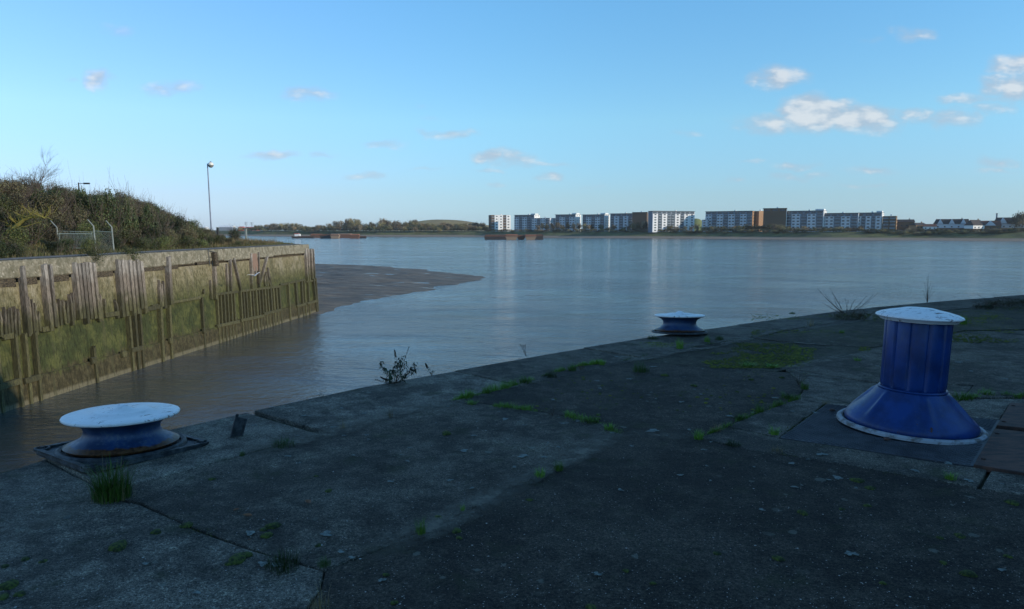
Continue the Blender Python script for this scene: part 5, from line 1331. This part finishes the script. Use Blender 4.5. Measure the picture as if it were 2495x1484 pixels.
# ================================================================== PLANTS ON THE QUAY
gm = {k: [] for k in ('f', 'd', 'y')}
for i in range(4): gm['f'].append(grass_mesh('blades', 120, .09, .30, M['grass'], i, .0036, .55)); gm['d'].append(grass_mesh('blades', 220, .16, .16, M['grassdark'], 10 + i, .003, .8)); gm['y'].append(grass_mesh('blades', 50, .08, .30, M['drygrass'], 20 + i, .002, .45))
def tuft(px, py, wpx, hpx, kind_, label, dens=1, group=None):
    g0 = at(px, py, QUAY); wm = wpx / F * g0.y; hm = hpx / F * g0.y * 1.05
    i = abs(hash((px, py))) % 4; o = thing('grass_tuft' if kind_ != 'y' else 'dry_tuft', label, 'grass tuft', g0, (px * 7) % 6, group)
    mats_ = {'f': .09 + .06, 'd': .16 + .05, 'y': .08 + .05}[kind_]; hh = {'f': .28, 'd': .14, 'y': .28}[kind_]
    o.scale = (wm / 2 / mats_, wm / 2 / mats_, hm / hh)
    ob('blades', gm[kind_][i], o)
    return o
big = thing('grass_tuft', 'tall thick green grass tuft growing against the left mooring roller plate', 'grass tuft', at(274, 1213, QUAY))
ob('blades', grass_mesh('blades', 520, .105, .33, M['grass'], 77, .0022, .55), big); ob('dry_blades', grass_mesh('dry_blades', 80, .12, .36, M['drygrass'], 78, .0017, .7), big)
T = [(692, 1086, 80, 26, 'd', 'low dark green grass cushion on the slab right of the channel stub'), (690, 1382, 115, 52, 'd', 'feathery dark green tuft at the front end of the left slab joint'),
     (790, 1378, 46, 28, 'd', 'small spiky rosette just right of the feathery tuft in front'), (1025, 1302, 44, 60, 'f', 'lone upright grass tuft in the long diagonal joint, nearest the camera'),
     (1315, 1162, 42, 34, 'f', 'small grass tuft in the diagonal joint, lower left of a pair'), (1361, 1146, 38, 38, 'f', 'small grass tuft in the diagonal joint, upper right of a pair'),
     (590, 1111, 22, 20, 'f', 'tiny grass sprig between the channel stub and the left roller'), (1087, 1058, 28, 22, 'y', 'wispy seedling on a moss spot in the middle slab'),
     (1135, 970, 60, 26, 'f', 'bright grass clump where two joints meet behind the middle slab'), (1185, 958, 40, 22, 'f', 'bright grass clump second along the coping joint'),
     (1232, 945, 44, 22, 'f', 'bright grass clump third along the coping joint'), (1280, 932, 50, 24, 'f', 'bright grass clump at the middle of the coping joint'), (1340, 918, 46, 20, 'd', 'dark grass clump in the coping joint before the brown tufts'),
     (1393, 903, 34, 26, 'f', 'mixed grass clump just left of the brown tuft in the coping joint'), (1415, 900, 32, 32, 'y', 'brown dry grass tuft in the coping joint'), (1466, 889, 24, 20, 'f', 'small bright green clump right of the brown tuft'),
     (1655, 850, 32, 36, 'f', 'grass tuft in front of the farther mooring roller'), (1722, 833, 24, 20, 'f', 'small grass tuft right of the farther mooring roller'), (1752, 828, 26, 16, 'd', 'low dark tuft beyond the farther mooring roller'),
     (1590, 826, 40, 14, 'd', 'low dark tuft left of the farther mooring roller'), (1974, 795, 24, 34, 'y', 'dry grass tuft at the edge near the bare weeds'), (1960, 948, 30, 28, 'f', 'green tuft below the pale weed at the slab corner'),
     (1918, 970, 50, 22, 'f', 'grass tuft in the slab joint left of the tread plate, farthest'), (1850, 1003, 34, 30, 'f', 'grass tuft in the slab joint left of the tread plate, middle'), (1742, 1050, 44, 26, 'y', 'brownish tuft in the slab joint left of the tread plate'),
     (1702, 1070, 42, 32, 'f', 'green tuft at the corner where three slab joints meet'), (1800, 1022, 36, 20, 'd', 'low dark tuft between two grass tufts in the joint'), (1885, 1058, 40, 28, 'f', 'thin grass tuft at the left corner of the tread plate'),
     (1890, 1100, 50, 26, 'y', 'dry tuft in the joint in front of the tread plate'), (1785, 1085, 50, 18, 'd', 'dark low tuft in the joint left of the dry one'), (1485, 1047, 50, 22, 'f', 'grass clump near the end of the cross joint'), (1440, 1030, 46, 18, 'd', 'dark clump in the cross joint'),
     (1385, 1013, 40, 18, 'f', 'thin green clump in the cross joint, middle'), (1150, 985, 40, 14, 'f', 'low green clump at the start of the cross joint'), (2345, 972, 70, 30, 'f', 'leaning grass clump behind the right side of the capstan'),
     (2400, 962, 60, 20, 'f', 'low grass clump right behind the capstan'), (2455, 965, 50, 16, 'f', 'low grass clump near the right edge above the rust plates'), (2345, 790, 30, 34, 'f', 'grass tuft seen just right of the white capstan cap'),
     (2315, 1167, 44, 24, 'f', 'small dark tuft in front of the rust brown plates'), (2010, 984, 34, 16, 'y', 'reddish low tuft at the back left corner of the tread plate'), (2088, 880, 26, 14, 'f', 'small green tuft left of the drum of the capstan'),
     (1820, 893, 60, 14, 'f', 'low bright tuft along the front of the mossy slab'), (1880, 895, 50, 12, 'f', 'low tuft at the right front of the mossy slab'), (1560, 905, 55, 30, 'd', 'blue green wispy weed on the dark middle slab'),
     (1127, 1245, 20, 24, 'f', 'few thin blades above the diagonal joint'), (835, 1045, 30, 40, 'y', 'brown dry stalks near the coping joint at left'), (950, 1018, 24, 50, 'y', 'tall dry brown stalks with a green foot at the coping joint'),
     (780, 1484, 90, 100, 'y', 'thin pale dry stalks at the bottom edge left of centre'), (2050, 812, 20, 14, 'f', 'tiny grass sprig on the mossy slab'), (1930, 765, 20, 8, 'd', 'tiny dark tuft on the coping edge')]
for t_ in T: tuft(*t_)
def jointgrass(pts, n, H, seed, label, m='grassdark'):
    P = [at(x, y, QUAY) for x, y in pts]; r = random.Random(seed)
    def pf(r_):
        k = r.randrange(len(P) - 1); t = r.random(); q = P[k].lerp(P[k + 1], t); w = r.gauss(0, .030)
        den = mnoise.noise(q * 4.5) + .5 * mnoise.noise(q * 11.0)
        return (q.x + w, q.y + w * .5, QUAY - .012), max(.02, min(1.3, .25 + den * 1.9))
    strewn('joint_grass', M[m], lambda r_: pf(r_), n, H, .0022, seed, label, 'grass', .8)
jointgrass([(1110,976),(1180,958),(1290,927),(1400,893),(1480,884)], 3600, .085, 5, 'strip of short grass along the coping joint', 'grass')
jointgrass([(1110,976),(1220,990),(1330,1005),(1430,1025),(1510,1055)], 3000, .055, 6, 'strip of short grass along the cross joint', 'grass')
jointgrass([(1940,973),(1850,1003),(1745,1050),(1700,1065)], 2200, .065, 7, 'strip of short grass along the joint left of the tread plate', 'grass')
jointgrass([(1765,1040),(1896,1067),(2011,1082)], 400, .025, 8, 'thin green moss grass in the front joint of the tread plate', 'moss')
jointgrass([(1896,1067),(2011,984)], 500, .03, 9, 'thin line of moss along the left side of the tread plate', 'moss')
jointgrass([(1740,1076),(1827,1097),(1999,1123),(2195,1157)], 600, .025, 10, 'mossy line in the joint before the front slab', 'moss')
jointgrass([(340,1225),(480,1290),(620,1340),(700,1370)], 900, .016, 11, 'mossy line in the left slab joint', 'moss')
jointgrass([(2330,975),(2420,966),(2494,968)], 1800, .08, 12, 'strip of grass in the joint behind the capstan', 'grass')
jointgrass([(1500,882),(1670,850),(1816,824),(2036,782)], 2200, .05, 13, 'thin grass along the coping joint past the farther roller')
# silt washed along the joints: a thin deposit that fades out at both sides
def siltmat():
    m = bpy.data.materials.new('pale silt in the joints'); m.use_nodes = True; t = m.node_tree; t.nodes.clear(); g = N(t)
    out = t.nodes.new('ShaderNodeOutputMaterial'); b = t.nodes.new('ShaderNodeBsdfPrincipled'); tr = t.nodes.new('ShaderNodeBsdfTransparent'); mx = t.nodes.new('ShaderNodeMixShader')
    P = pos(g); at_ = t.nodes.new('ShaderNodeAttribute'); at_.attribute_name = 'fade'
    g.put(b.inputs['Base Color'], g.mix(g.ramp(g.noise(P, 14, 5, .7), .35, .65), (.085, .078, .060, 1), (.180, .160, .120, 1))); b.inputs['Roughness'].default_value = 1
    a = g.m('MULTIPLY', at_.outputs['Fac'], g.ramp(g.m('ADD', g.noise(P, 5, 5, .7), g.m('MULTIPLY', g.noise(P, 60, 3, .7), .35)), .48, .80, .15, .95))
    t.links.new(a, mx.inputs[0]); t.links.new(tr.outputs[0], mx.inputs[1]); t.links.new(b.outputs[0], mx.inputs[2]); t.links.new(mx.outputs[0], out.inputs[0]); return m
M['silt'] = siltmat(); V = []; Fc = []; fade = []
def silt(pts, w):
    P = [at(x, y, QUAY) for x, y in pts]; Q = []
    for a, b_ in zip(P, P[1:]):
        k = max(1, int((b_ - a).length / .12)); Q += [a.lerp(b_, i / k) for i in range(k)]
    Q.append(P[-1]); o_ = len(V)
    for i, q in enumerate(Q):
        t_ = (Q[min(i + 1, len(Q) - 1)] - Q[max(i - 1, 0)]).normalized(); nn = Vector((-t_.y, t_.x, 0)); ww = w * (1 + .5 * mnoise.noise(q * 2.2)); e = min(1, i / 3, (len(Q) - 1 - i) / 3)
        for kk, f_ in ((-1, 0), (-.45, .8), (0, 1), (.45, .8), (1, 0)): p_ = q + nn * ww * kk; V.append((p_.x, p_.y, QUAY + .0075)); fade.append(f_ * e)
    for i in range(len(Q) - 1):
        for j in range(4): a = o_ + i * 5 + j; Fc.append((a, a + 1, a + 6, a + 5))
silt([(560,1108),(700,1082),(830,1050),(950,1012),(1110,978),(1200,955)], .16); silt([(1540,1052),(1510,1056),(1400,1112),(1300,1162),(1220,1202),(1020,1302),(860,1364)], .13)
silt([(1500,1056),(1600,1060),(1700,1067)], .16); silt([(2070,862),(1990,882),(1925,899),(1990,913),(2120,934)], .14); silt([(1500,886),(1600,868),(1720,846),(1816,826),(1889,806),(2036,782)], .14)
silt([(1330,1008),(1430,1028),(1510,1056)], .08); silt([(0,1300),(130,1262),(250,1214)], .14); silt([(1880,832),(2000,840),(2130,846)], .10); silt([(1640,838),(1700,846),(1760,836)], .1)
me = mesh_of('silt', V, Fc, (M['silt'],)); at__ = me.attributes.new('fade', 'FLOAT', 'POINT'); at__.data.foreach_set('value', fade)
so = ob('silt', me, kind='stuff'); so['label'] = 'pale silt washed along the joints of the dark slabs'; so['category'] = 'silt'
# moss over the far slabs and moss cushions
def moss_mesh(seed, m=M['moss']):
    r = random.Random(seed); mb = MB(); prof = [(1.0, 0), (.96, .22), (.80, .45), (.5, .62), (.2, .70), (.01, .72)]
    ph = [r.uniform(0, 6.28) for _ in range(3)]; mb.lathe(prof, 12, fr=lambda t, rr, z: 1 + .16 * math.sin(2 * t + ph[0]) + .12 * math.sin(3 * t + ph[1]) + .07 * math.sin(5 * t + ph[2]))
    return mb.mesh('cushion', m, True)
mm = [moss_mesh(i) for i in range(5)]
cush = [(800,1196,9),(1087,1057,13),(665,1282,17),(650,1305,15),(642,1290,9),(580,1362,24),(602,1352,14),(562,1372,12),(455,1280,15),(380,1296,13),(288,1332,24),(62,1362,11),(105,1368,9),(20,1428,24),(48,1448,14),(8,1455,16),(12,1380,10),(776,1328,8),
        (1112,1293,13),(1066,1261,11),(1118,1310,8),(1455,1020,9),(1457,1011,7),(2338,1306,12),(1746,1348,9),(1895,1361,13),(2358,1398,17),(2298,1371,9),(2466,1226,15),(2120,1190,12),(2088,1172,14),(2112,1232,9),(1955,1250,13),(2290,1310,8),(516,1168,9),(940,1400,8),
        (1590,1420,8),(1440,1480,14),(1525,1390,8),(960,1468,9),(1290,1218,8),(2050,1240,7),(1690,940,8),(1620,915,9),(1830,925,7),(1905,920,6),(770,1160,6),(2455,1355,9),(2150,1420,8)]
for i, (x, y, r_) in enumerate(cush):
    q = at(x, y, QUAY); k = r_ / F * q.y * 1.0
    o = ob('moss_cushion', mm[i % 5], None, (q.x, q.y, QUAY - .002), 'moss cushion on the concrete', 'moss', 'moss cushions on the quay', None, i * 1.3, (k, k * 1.1, k * .8))
r = random.Random(31); V = []; Fc = []
ico = [(0, 0, 1), (.89, 0, .35), (.28, .85, .35), (-.72, .53, .35), (-.72, -.53, .35), (.28, -.85, .35)]
reg = [((1560, 2120), (835, 897), 6500), ((1830, 2480), (765, 835), 4500), ((2200, 2494), (745, 800), 700), ((1300, 1900), (905, 1010), 160)]
for (xa, xb), (ya, yb), n_ in reg:
    for _ in range(n_):
        x, y = r.uniform(xa, xb), r.uniform(ya, yb); q = at(x, y, QUAY)
        dn_ = mnoise.noise(Vector((q.x * .8, q.y * .8, 2))) + .5 * mnoise.noise(Vector((q.x * 3, q.y * 3, 5)))
        if dn_ < (.0 if n_ > 200 else -.5) or arc_of(edge, Vector((q.x, q.y, 0))) == 0: continue
        # keep behind the coping
        k = r.uniform(.006, .020) * (1 + dn_); o_ = len(V)
        V += [(q.x + a * k * r.uniform(.8, 1.3), q.y + b_ * k * r.uniform(.8, 1.3), QUAY - .003 + c_ * k * .55) for a, b_, c_ in ico]
        Fc += [(o_, o_ + 1 + i, o_ + 1 + (i + 1) % 5) for i in range(5)]
M['mossyellow'] = mat('yellow green moss', leafy([(.05, .07, .01), (.10, .12, .015), (.15, .15, .02), (.04, .06, .015)], 1))
mo = ob('moss', mesh_of('moss', V, Fc, (M['mossyellow'],), smooth=False), kind='stuff'); mo['label'] = 'scattered green and yellow moss over the slabs beyond the middle'; mo['category'] = 'moss'
# small pale stones and flat lichen discs lying on the slabs
M['pebble'] = mat('pale pebbles', lambda g: {'Base Color': g.mix(island(g), (.16, .155, .14, 1), (.50, .50, .46, 1)), 'Roughness': .8})
V = []; Fc = []
for _ in range(3400):
    x, y = r.uniform(0, 2494), 900 + 584 * r.random() ** .8
    if y < interp([(0, 1150), (600, 1015), (1100, 915), (1600, 830), (2494, 730)], x) + 12: continue
    q = at(x, y, QUAY)
    if (Vector((q.x, q.y, 0)) - Vector((cap_c.x, cap_c.y, 0))).length < .65 or (Vector((q.x, q.y, 0)) - Vector((lr.x, lr.y, 0))).length < .6: continue
    k = r.uniform(.0012, .0038) * (1.0 if r.random() < .93 else 1.8); o_ = len(V)
    V += [(q.x + a * k * r.uniform(.7, 1.4), q.y + b_ * k * r.uniform(.7, 1.4), QUAY + c_ * k * .6) for a, b_, c_ in ico]; Fc += [(o_, o_ + 1 + i, o_ + 1 + (i + 1) % 5) for i in range(5)]
mo = ob('pebbles', mesh_of('pebbles', V, Fc, (M['pebble'],)), kind='stuff'); mo['label'] = 'tiny pale stones scattered over the dark slabs'; mo['category'] = 'gravel'
M['lichen'] = mat('grey green lichen', lambda g: {'Base Color': g.mix(g.ramp(g.noise(pos(g), 60, 4, .7), .35, .65), (.075, .095, .085, 1), (.19, .22, .195, 1)), 'Roughness': .95, 'bump': (g.noise(pos(g), 200, 3), .7, .002)})
V = []; Fc = []
spots = [(795,1302,15),(857,1360,8),(830,1345,9),(270,1215,9),(163,1262,10),(355,1375,8),(640,1375,12),(672,1378,12),(2072,1350,14),(1855,1243,8),(2018,1170,5),(2003,1108,12),(2085,1190,5),(1928,1130,8),(2040,1165,12),(610,1300,13),(1230,1022,9),(1325,1115,7),(1275,1112,12),(1130,1099,10),(1590,1050,14),(2335,883,9),(480,1445,9),(1150,1190,6),(2310,1130,10),(2360,1172,10),(2230,1148,9),(1455,1400,10),(930,1415,9),(2440,1390,9)]
for _ in range(150):
    x, y = r.uniform(200, 2480), r.uniform(860, 1200)
    if y < interp([(0, 1150), (600, 1015), (1100, 915), (1600, 830), (2494, 740)], x) + 10: continue
    if 1990 < x < 2430 and y > 960: continue
    if 110 < x < 540 and y < 1200: continue
    spots.append((x, y, r.uniform(3, 8)))
for x, y, rp in spots:
    q = at(x, y, QUAY); k = rp / F * q.y; n_ = 14; o_ = len(V); ph = [r.uniform(0, 6.28) for _ in range(3)]
    V.append((q.x, q.y, QUAY + .0075))
    for i in range(n_):
        a = 2 * math.pi * i / n_; w = k * (1 + .25 * math.sin(2 * a + ph[0]) + .22 * math.sin(3 * a + ph[1]) + .2 * math.sin(5 * a + ph[2]) + r.uniform(-.12, .12)); V.append((q.x + math.cos(a) * w, q.y + math.sin(a) * w, QUAY + .005))
    Fc += [(o_, o_ + 1 + i, o_ + 1 + (i + 1) % n_) for i in range(n_)]
mo = ob('lichen', mesh_of('lichen', V, Fc, (M['lichen'],)), kind='stuff'); mo['label'] = 'pale grey green lichen patches on the slabs'; mo['category'] = 'lichen'

# ---- butterfly bush growing from the quay wall
def stemplant(name, label, cat, basepx, stems, depth, leaf=.03, leafn=9, m='weed', stemr=.0022, group=None, droop=True):
    b = atd(*basepx, depth); t = thing(name, label, cat, b, 0, group); rp = random.Random(len(label))
    for tip, kind_, mid in stems:
        tp_ = Vector(atd(*tip, depth + rp.uniform(-.08, .08))) - b; md = Vector(atd(*mid, depth + rp.uniform(-.04, .04))) - b
        pts = [Vector((0, 0, 0)).lerp(md, u_) * (1 - u_) + md.lerp(tp_, u_) * u_ for u_ in (0, .2, .4, .6, .8, 1)]
        mb = MB(); mb.tube(pts, [stemr * (1 - .6 * i / 5) for i in range(6)], 4); ob('stem', mb.mesh('stem', M['stem']), t)
        if kind_ in ('leaf', 'seed'):
            V = []; Fc = []
            for i in range(leafn):
                q = pts[3].lerp(pts[5], rp.random()) if rp.random() < .75 else pts[rp.randrange(1, 4)]
                a = rp.uniform(0, 6.28); L_ = leaf * rp.uniform(.6, 1.3); dx = Vector((math.cos(a), math.sin(a), 0)); w_ = L_ * .16; sd = Vector((-dx.y, dx.x, 0)) * w_; o_ = len(V)
                up_ = rp.uniform(-.1, .5)
                V += [tuple(q - sd * .3), tuple(q + sd * .3), tuple(q + dx * L_ * .5 + sd + Vector((0, 0, L_ * up_ * .5))), tuple(q + dx * L_ * .5 - sd + Vector((0, 0, L_ * up_ * .5))), tuple(q + dx * L_ * .85 + Vector((0, 0, -L_ * (.5 if droop else -.1))))]
                Fc += [(o_, o_ + 1, o_ + 2, o_ + 3), (o_ + 3, o_ + 2, o_ + 4)]
            ob('leaves', mesh_of('leaves', V, Fc, (M[m],)), t, kind='stuff')
        if kind_ == 'seed':
            d_ = (pts[5] - pts[3]).normalized(); L_ = .085; sh_ = []
            for i in range(130):
                u_ = rp.random(); rr = .0115 * (1 - .75 * u_); a = rp.uniform(0, 6.28); sh_.append((pts[5].x + d_.x * L_ * u_ + math.cos(a) * rr, pts[5].y + d_.y * L_ * u_ + math.sin(a) * rr, pts[5].z + d_.z * L_ * u_ + rp.uniform(-.003, .003), .003, .003, .003))
            ob('seed_head', leaf_mesh('seed_head', 400, sh_, .008, M['seedhead'], 5, .8, .2), t)
        if kind_ == 'bud':
            sh_ = [(q.x, q.y, q.z, .006, .006, .012) for q in pts[2:]] + [(q.x, q.y, q.z, .008, .008, .014) for q in (pts[3].lerp(pts[4], .5), pts[4].lerp(pts[5], .5))]
            ob('buds', leaf_mesh('buds', 60, sh_, .009, M['seedhead'], 6, .6, .3), t, kind='stuff')
    return t
stemplant('butterfly_bush', 'ragged butterfly bush with dark seed heads growing over the quay edge', 'shrub', (962, 935), [((964, 872), 'seed', (975, 915)), ((996, 846), 'bud', (985, 880)), ((930, 893), 'leaf', (945, 915)), ((926, 880), 'leaf', (935, 905)),
    ((978, 868), 'leaf', (972, 900)), ((985, 878), 'leaf', (990, 905)), ((1010, 884), 'leaf', (1003, 912)), ((1012, 895), 'leaf', (1010, 915)), ((965, 890), 'leaf', (958, 915)), ((950, 905), 'leaf', (948, 920)), ((940, 925), 'seed', (950, 930)), ((915, 925), 'bud', (935, 932)), ((1000, 900), 'bud', (990, 920)), ((975, 885), 'leaf', (982, 910)),
    ((990, 910), 'leaf', (980, 925)), ((955, 900), 'leaf', (960, 920))], 7.32, .055, 22, stemr=.003)
stemplant('butterfly_bush', 'small single butterfly bush shoot right of the ragged one', 'shrub', (1052, 916), [((1041, 896), 'seed', (1046, 908)), ((1056, 902), 'leaf', (1052, 910)), ((1046, 905), 'leaf', (1050, 912))], 7.6, .035, 7)
stemplant('weed', 'tiny spindly weed on the quay edge right of the butterfly bush', 'weed', (1281, 868), [((1274, 842), 'bud', (1277, 856)), ((1279, 841), 'bud', (1279, 855)), ((1268, 840), 'bud', (1274, 852)), ((1282, 866), 'leaf', (1283, 868))], 8.75, .02, 5)
stemplant('weed', 'sprig of weed on the quay edge left of the butterfly bush', 'weed', (783, 968), [((776, 961), 'leaf', (780, 965)), ((784, 959), 'leaf', (784, 963)), ((789, 962), 'leaf', (787, 965))], 6.75, .022, 9, droop=False)
sp = []
rp = random.Random(3)
for x, y in [(1992,704),(1998,712),(2010,718),(2022,703),(2027,715),(2032,728),(2044,735),(2058,728),(2066,733),(2082,731),(2097,738),(2110,722),(2125,720),(2137,716),(2118,735),(2090,744),(2004,738),(2015,745),(2035,740),(2075,740)]: sp.append(((x, y), 'bud', ((x + 2062) / 2 + rp.uniform(-8, 8), (y + 770) / 2 + 4)))
stemplant('weed', 'spreading leafless brown weed at the quay edge left of the capstan cap', 'weed', (2062, 772), sp, 13.6, .02, 3, stemr=.004)
sp = [((x, y), 'bud', (2258 + (x - 2258) * .3, (y + 735) / 2)) for x, y in [(2262,668),(2258,676),(2267,690),(2252,690),(2276,710),(2247,708),(2272,698),(2262,700),(2256,715)]]
stemplant('weed', 'tall thin dead weed standing behind the white capstan cap', 'weed', (2258, 738), sp, 15.4, .03, 4, stemr=.004)
stemplant('weed', 'pale bushy weed at the slab corner beside the tread plate', 'weed', (1945, 938), [((x, y), 'leaf', (1945 + (x - 1945) * .5, (y + 938) / 2)) for x, y in [(1922,905),(1932,898),(1940,902),(1950,895),(1962,905),(1972,900),(1980,905),(1935,915),(1965,918),(1950,912)]], 7.25, .03, 8, 'bramble', droop=False)
stemplant('weed', 'small pale leafy weed in the cross joint', 'weed', (1345, 1012), [((x, y), 'leaf', (1345 + (x - 1345) * .5, (y + 1012) / 2)) for x, y in [(1325,1000),(1338,994),(1350,990),(1362,998),(1355,984)]], 6.0, .022, 6, 'bramble', droop=False)
def scrubpatch(px, py, wpx, hpx, m, label, n=900, seed=1):
    q = at(px, py, QUAY); w = wpx / 2 / F * q.y; h = hpx / F * q.y; t = thing('weed', label, 'weed', q)
    ob('foliage', leaf_mesh('foliage', n, [(0, 0, h * .35, w, w * .7, h * .5), (w * .4, 0, h * .5, w * .4, w * .4, h * .5), (-w * .5, .1, h * .3, w * .4, w * .4, h * .35)], .03, M[m], seed, .3, .15), t)
    mb = MB(); rr = random.Random(seed)
    for i in range(16): a = rr.uniform(-1, 1); mb.tube([(a * w * .7, 0, 0), (a * w * .9, rr.uniform(-.1, .1), h * .5), (a * w * 1.1, rr.uniform(-.2, .2), h * rr.uniform(.8, 1.25))], .003, 3)
    ob('stems', mb.mesh('stems', M['stem']), t)
scrubpatch(2075, 778, 110, 22, 'brownscrub', 'mat of brown dead weeds at the foot of the leafless weed', 1100, 3)
scrubpatch(2462, 748, 150, 26, 'brownscrub', 'long mat of brown scrub on the quay at the right edge', 2200, 4)
scrubpatch(2400, 752, 60, 14, 'greenbush', 'low green weed patch left of the brown scrub mat', 600, 5)
# fallen leaves
M['deadleaf'] = mat('orange brown dead leaf', lambda g: {'Base Color': g.mix(orand(g), (.14, .05, .02, 1), (.22, .10, .04, 1)), 'Roughness': .7})
for x, y, sz, lab in ((603, 1258, 26, 'curled orange brown fallen leaf on the left slab'), (750, 1225, 26, 'thin brown curled leaf right of the orange one'), (576, 1243, 18, 'dark brown dead leaf beside the orange one'), (607, 1375 - 60, 8, 'tiny brown leaf near the moss by the left joint')):
    q = at(x, y, QUAY + .006); k = sz / F * q.y; t = thing('fallen_leaf', lab, 'leaf', q, x); 
    V = []; Fc = []
    for i in range(6):
        u_ = i / 5; w_ = math.sin(math.pi * min(1, u_ * .9 + .05)) * .3 * k
        for sgn in (-1, 0, 1): V.append(((u_ - .5) * k, sgn * w_, abs(sgn) * w_ * .7 + .25 * k * (u_ - .5) ** 2 * 2))
    for i in range(5):
        for j in range(2): a = i * 3 + j; Fc.append((a, a + 3, a + 4, a + 1))
    ob('blade', mesh_of('blade', V, Fc, (M['deadleaf'],)), t); mb = MB(); mb.tube([(-.5 * k, 0, .12 * k), (-.75 * k, .05 * k, .15 * k)], .0008, 4); ob('stalk', mb.mesh('stalk', M['stem']), t)

# ================================================================== HAZE
hm = bpy.data.materials.new('pale river air'); hm.use_nodes = True; ht = hm.node_tree; ht.nodes.clear()
ho = ht.nodes.new('ShaderNodeOutputMaterial'); hv = ht.nodes.new('ShaderNodeVolumePrincipled'); hv.inputs['Density'].default_value = .00006; hv.inputs['Color'].default_value = (.90, .95, 1, 1); hv.inputs['Anisotropy'].default_value = .1
ht.links.new(hv.outputs[0], ho.inputs['Volume'])
mb = MB(); mb.box(-5200, 5200, -200, 4400, -4.5, 60); hz = ob('haze', mb.mesh('haze', hm), kind='stuff')
# ================================================================== LABELS THAT SINGLE OUT
bpy.context.view_layer.update()
def pxof(o):
    w_ = o.matrix_world.translation; return CX + F * w_.x / max(w_.y, 1)
def spell(i, n):
    if n == 1: return ''
    if n == 2: return ('left one', 'right one')[i]
    w_ = ['leftmost', 'second from the left', 'third from the left', 'fourth from the left', 'fifth from the left', 'sixth from the left', 'seventh from the left', 'eighth from the left', 'ninth from the left', 'tenth from the left']
    return 'rightmost' if i == n - 1 else w_[min(i, 9)]
def relabel(objs, zones, rowf, head):
    cells = {}
    for o in objs:
        px = pxof(o); zn = next((z for a, z in zones if px < a), zones[-1][1]); cells.setdefault((head(o), rowf(o), zn), []).append((px, o))
    for (h_, r_, zn), L in cells.items():
        L.sort(key=lambda q: q[0])
        for i, (px, o) in enumerate(L):
            lb = ' '.join(q for q in (h_, r_, zn) if q) + (', ' + spell(i, len(L)) if len(L) > 1 else '')
            o['label'] = lb if len(lb.split()) <= 16 else ' '.join(q for q in (h_, r_, zn.replace('the bright white', 'the white').replace('of the', 'of')) if q) + (', ' + spell(i, len(L)).replace(' from the left', ' from left') if len(L) > 1 else '')
scr = [o for o in COL.objects if o.get('group') == 'scrub bushes on the bank']
hd = {LB['bramble']: 'green bramble', LB['brown']: 'brown shrub', LB['green']: 'dark leafy shrub'}
def srow(o):
    w_ = o.matrix_world.translation; d = -((Vector((w_.x, w_.y, 0)) - B0).dot(ND)) - BAT * QUAY
    return 'in the front row' if d < 4 else 'low on the bank' if d < 5.6 else 'halfway up the bank' if d < 8.3 else 'high on the bank' if d < 11.5 else 'along the crest' if d < 14.6 else 'behind the crest'
relabel(scr, [(0, 'by the leaning yellow tree'), (70, 'under the leftmost thorn tree'), (140, 'left of the crowd barrier'), (185, 'behind the barrier, left half'), (235, 'behind the barrier, right half'), (285, 'behind the chain link fence'), (340, 'just right of the fence'), (400, 'below the small bare sapling'), (450, 'where the slope drops'), (505, 'left of the lamp post'), (9999, 'right of the lamp post')], srow, lambda o: hd[o['label']])
wd_ = [o for o in COL.objects if o.get('group') == 'trees of the far bank wood']
def frow(o): return 'in front' if o.scale[2] < 11 else 'at the back'
relabel(wd_, [(640, 'by the red sheds'), (700, 'at the left end of the far wood'), (760, 'over the left barge'), (810, 'left of the tallest far trees'), (870, 'under the round crowned trees'), (930, 'left of the pale pink tree'), (990, 'left of the hill'), (1050, 'before the hill, left side'), (1110, 'before the hill, right side'), (9999, 'beside the small white block')], frow, lambda o: o['label'].split(' in the wood')[0])
BZ = [(1245, 'before the small white block'), (1316, 'before the second block'), (1354, 'before the low pale block'), (1416, 'before the fourth block'), (1486, 'before the fifth block'), (1555, 'before the sixth block'), (1582, 'before the brown brick block'), (1640, 'before the white block left half'), (1700, 'before the white block right half'), (1780, 'before the long flats left half'), (1860, 'before the long flats right half'), (1916, 'before the brown tower'), (2010, 'before the block right of the tower'), (2092, 'before the low roofed flats'), (2160, 'before the last flats'), (2225, 'before the brown terrace'), (2290, 'before the small houses'), (2355, 'before the gabled terrace'), (9999, 'at the far right')]
for gname in ('shrubs along the far bank', 'trees in front of the far flats'):
    relabel([o for o in COL.objects if o.get('group') == gname], BZ, lambda o: '', lambda o: o['label'].split(' on the far bank')[0])

MZ = [(160, 'at the far left'), (420, 'left of the left slab joint'), (560, 'on the left slab joint'), (720, 'around the feathery tuft'), (1000, 'right of the feathery tuft'), (1200, 'near the lone grass tuft'), (1500, 'between the lone tuft and the middle'), (1800, 'right of the middle'), (2080, 'left of the capstan'), (2300, 'below the capstan'), (9999, 'under the rust plates')]
def mpx(o):
    v_ = Vector(o.location) - EYEP; f_ = Vector((0, math.cos(PITCH), -math.sin(PITCH))); return CX + F * v_.x / v_.dot(f_)
pxof = mpx
relabel([o for o in COL.objects if o.get('group') == 'moss cushions on the quay'], MZ, lambda o: 'near the bottom edge' if o.location.y < 3.25 else 'in front' if o.location.y < 3.9 else 'farther back', lambda o: ('large' if o.scale[0] > .035 else 'small') + ' green moss cushion')
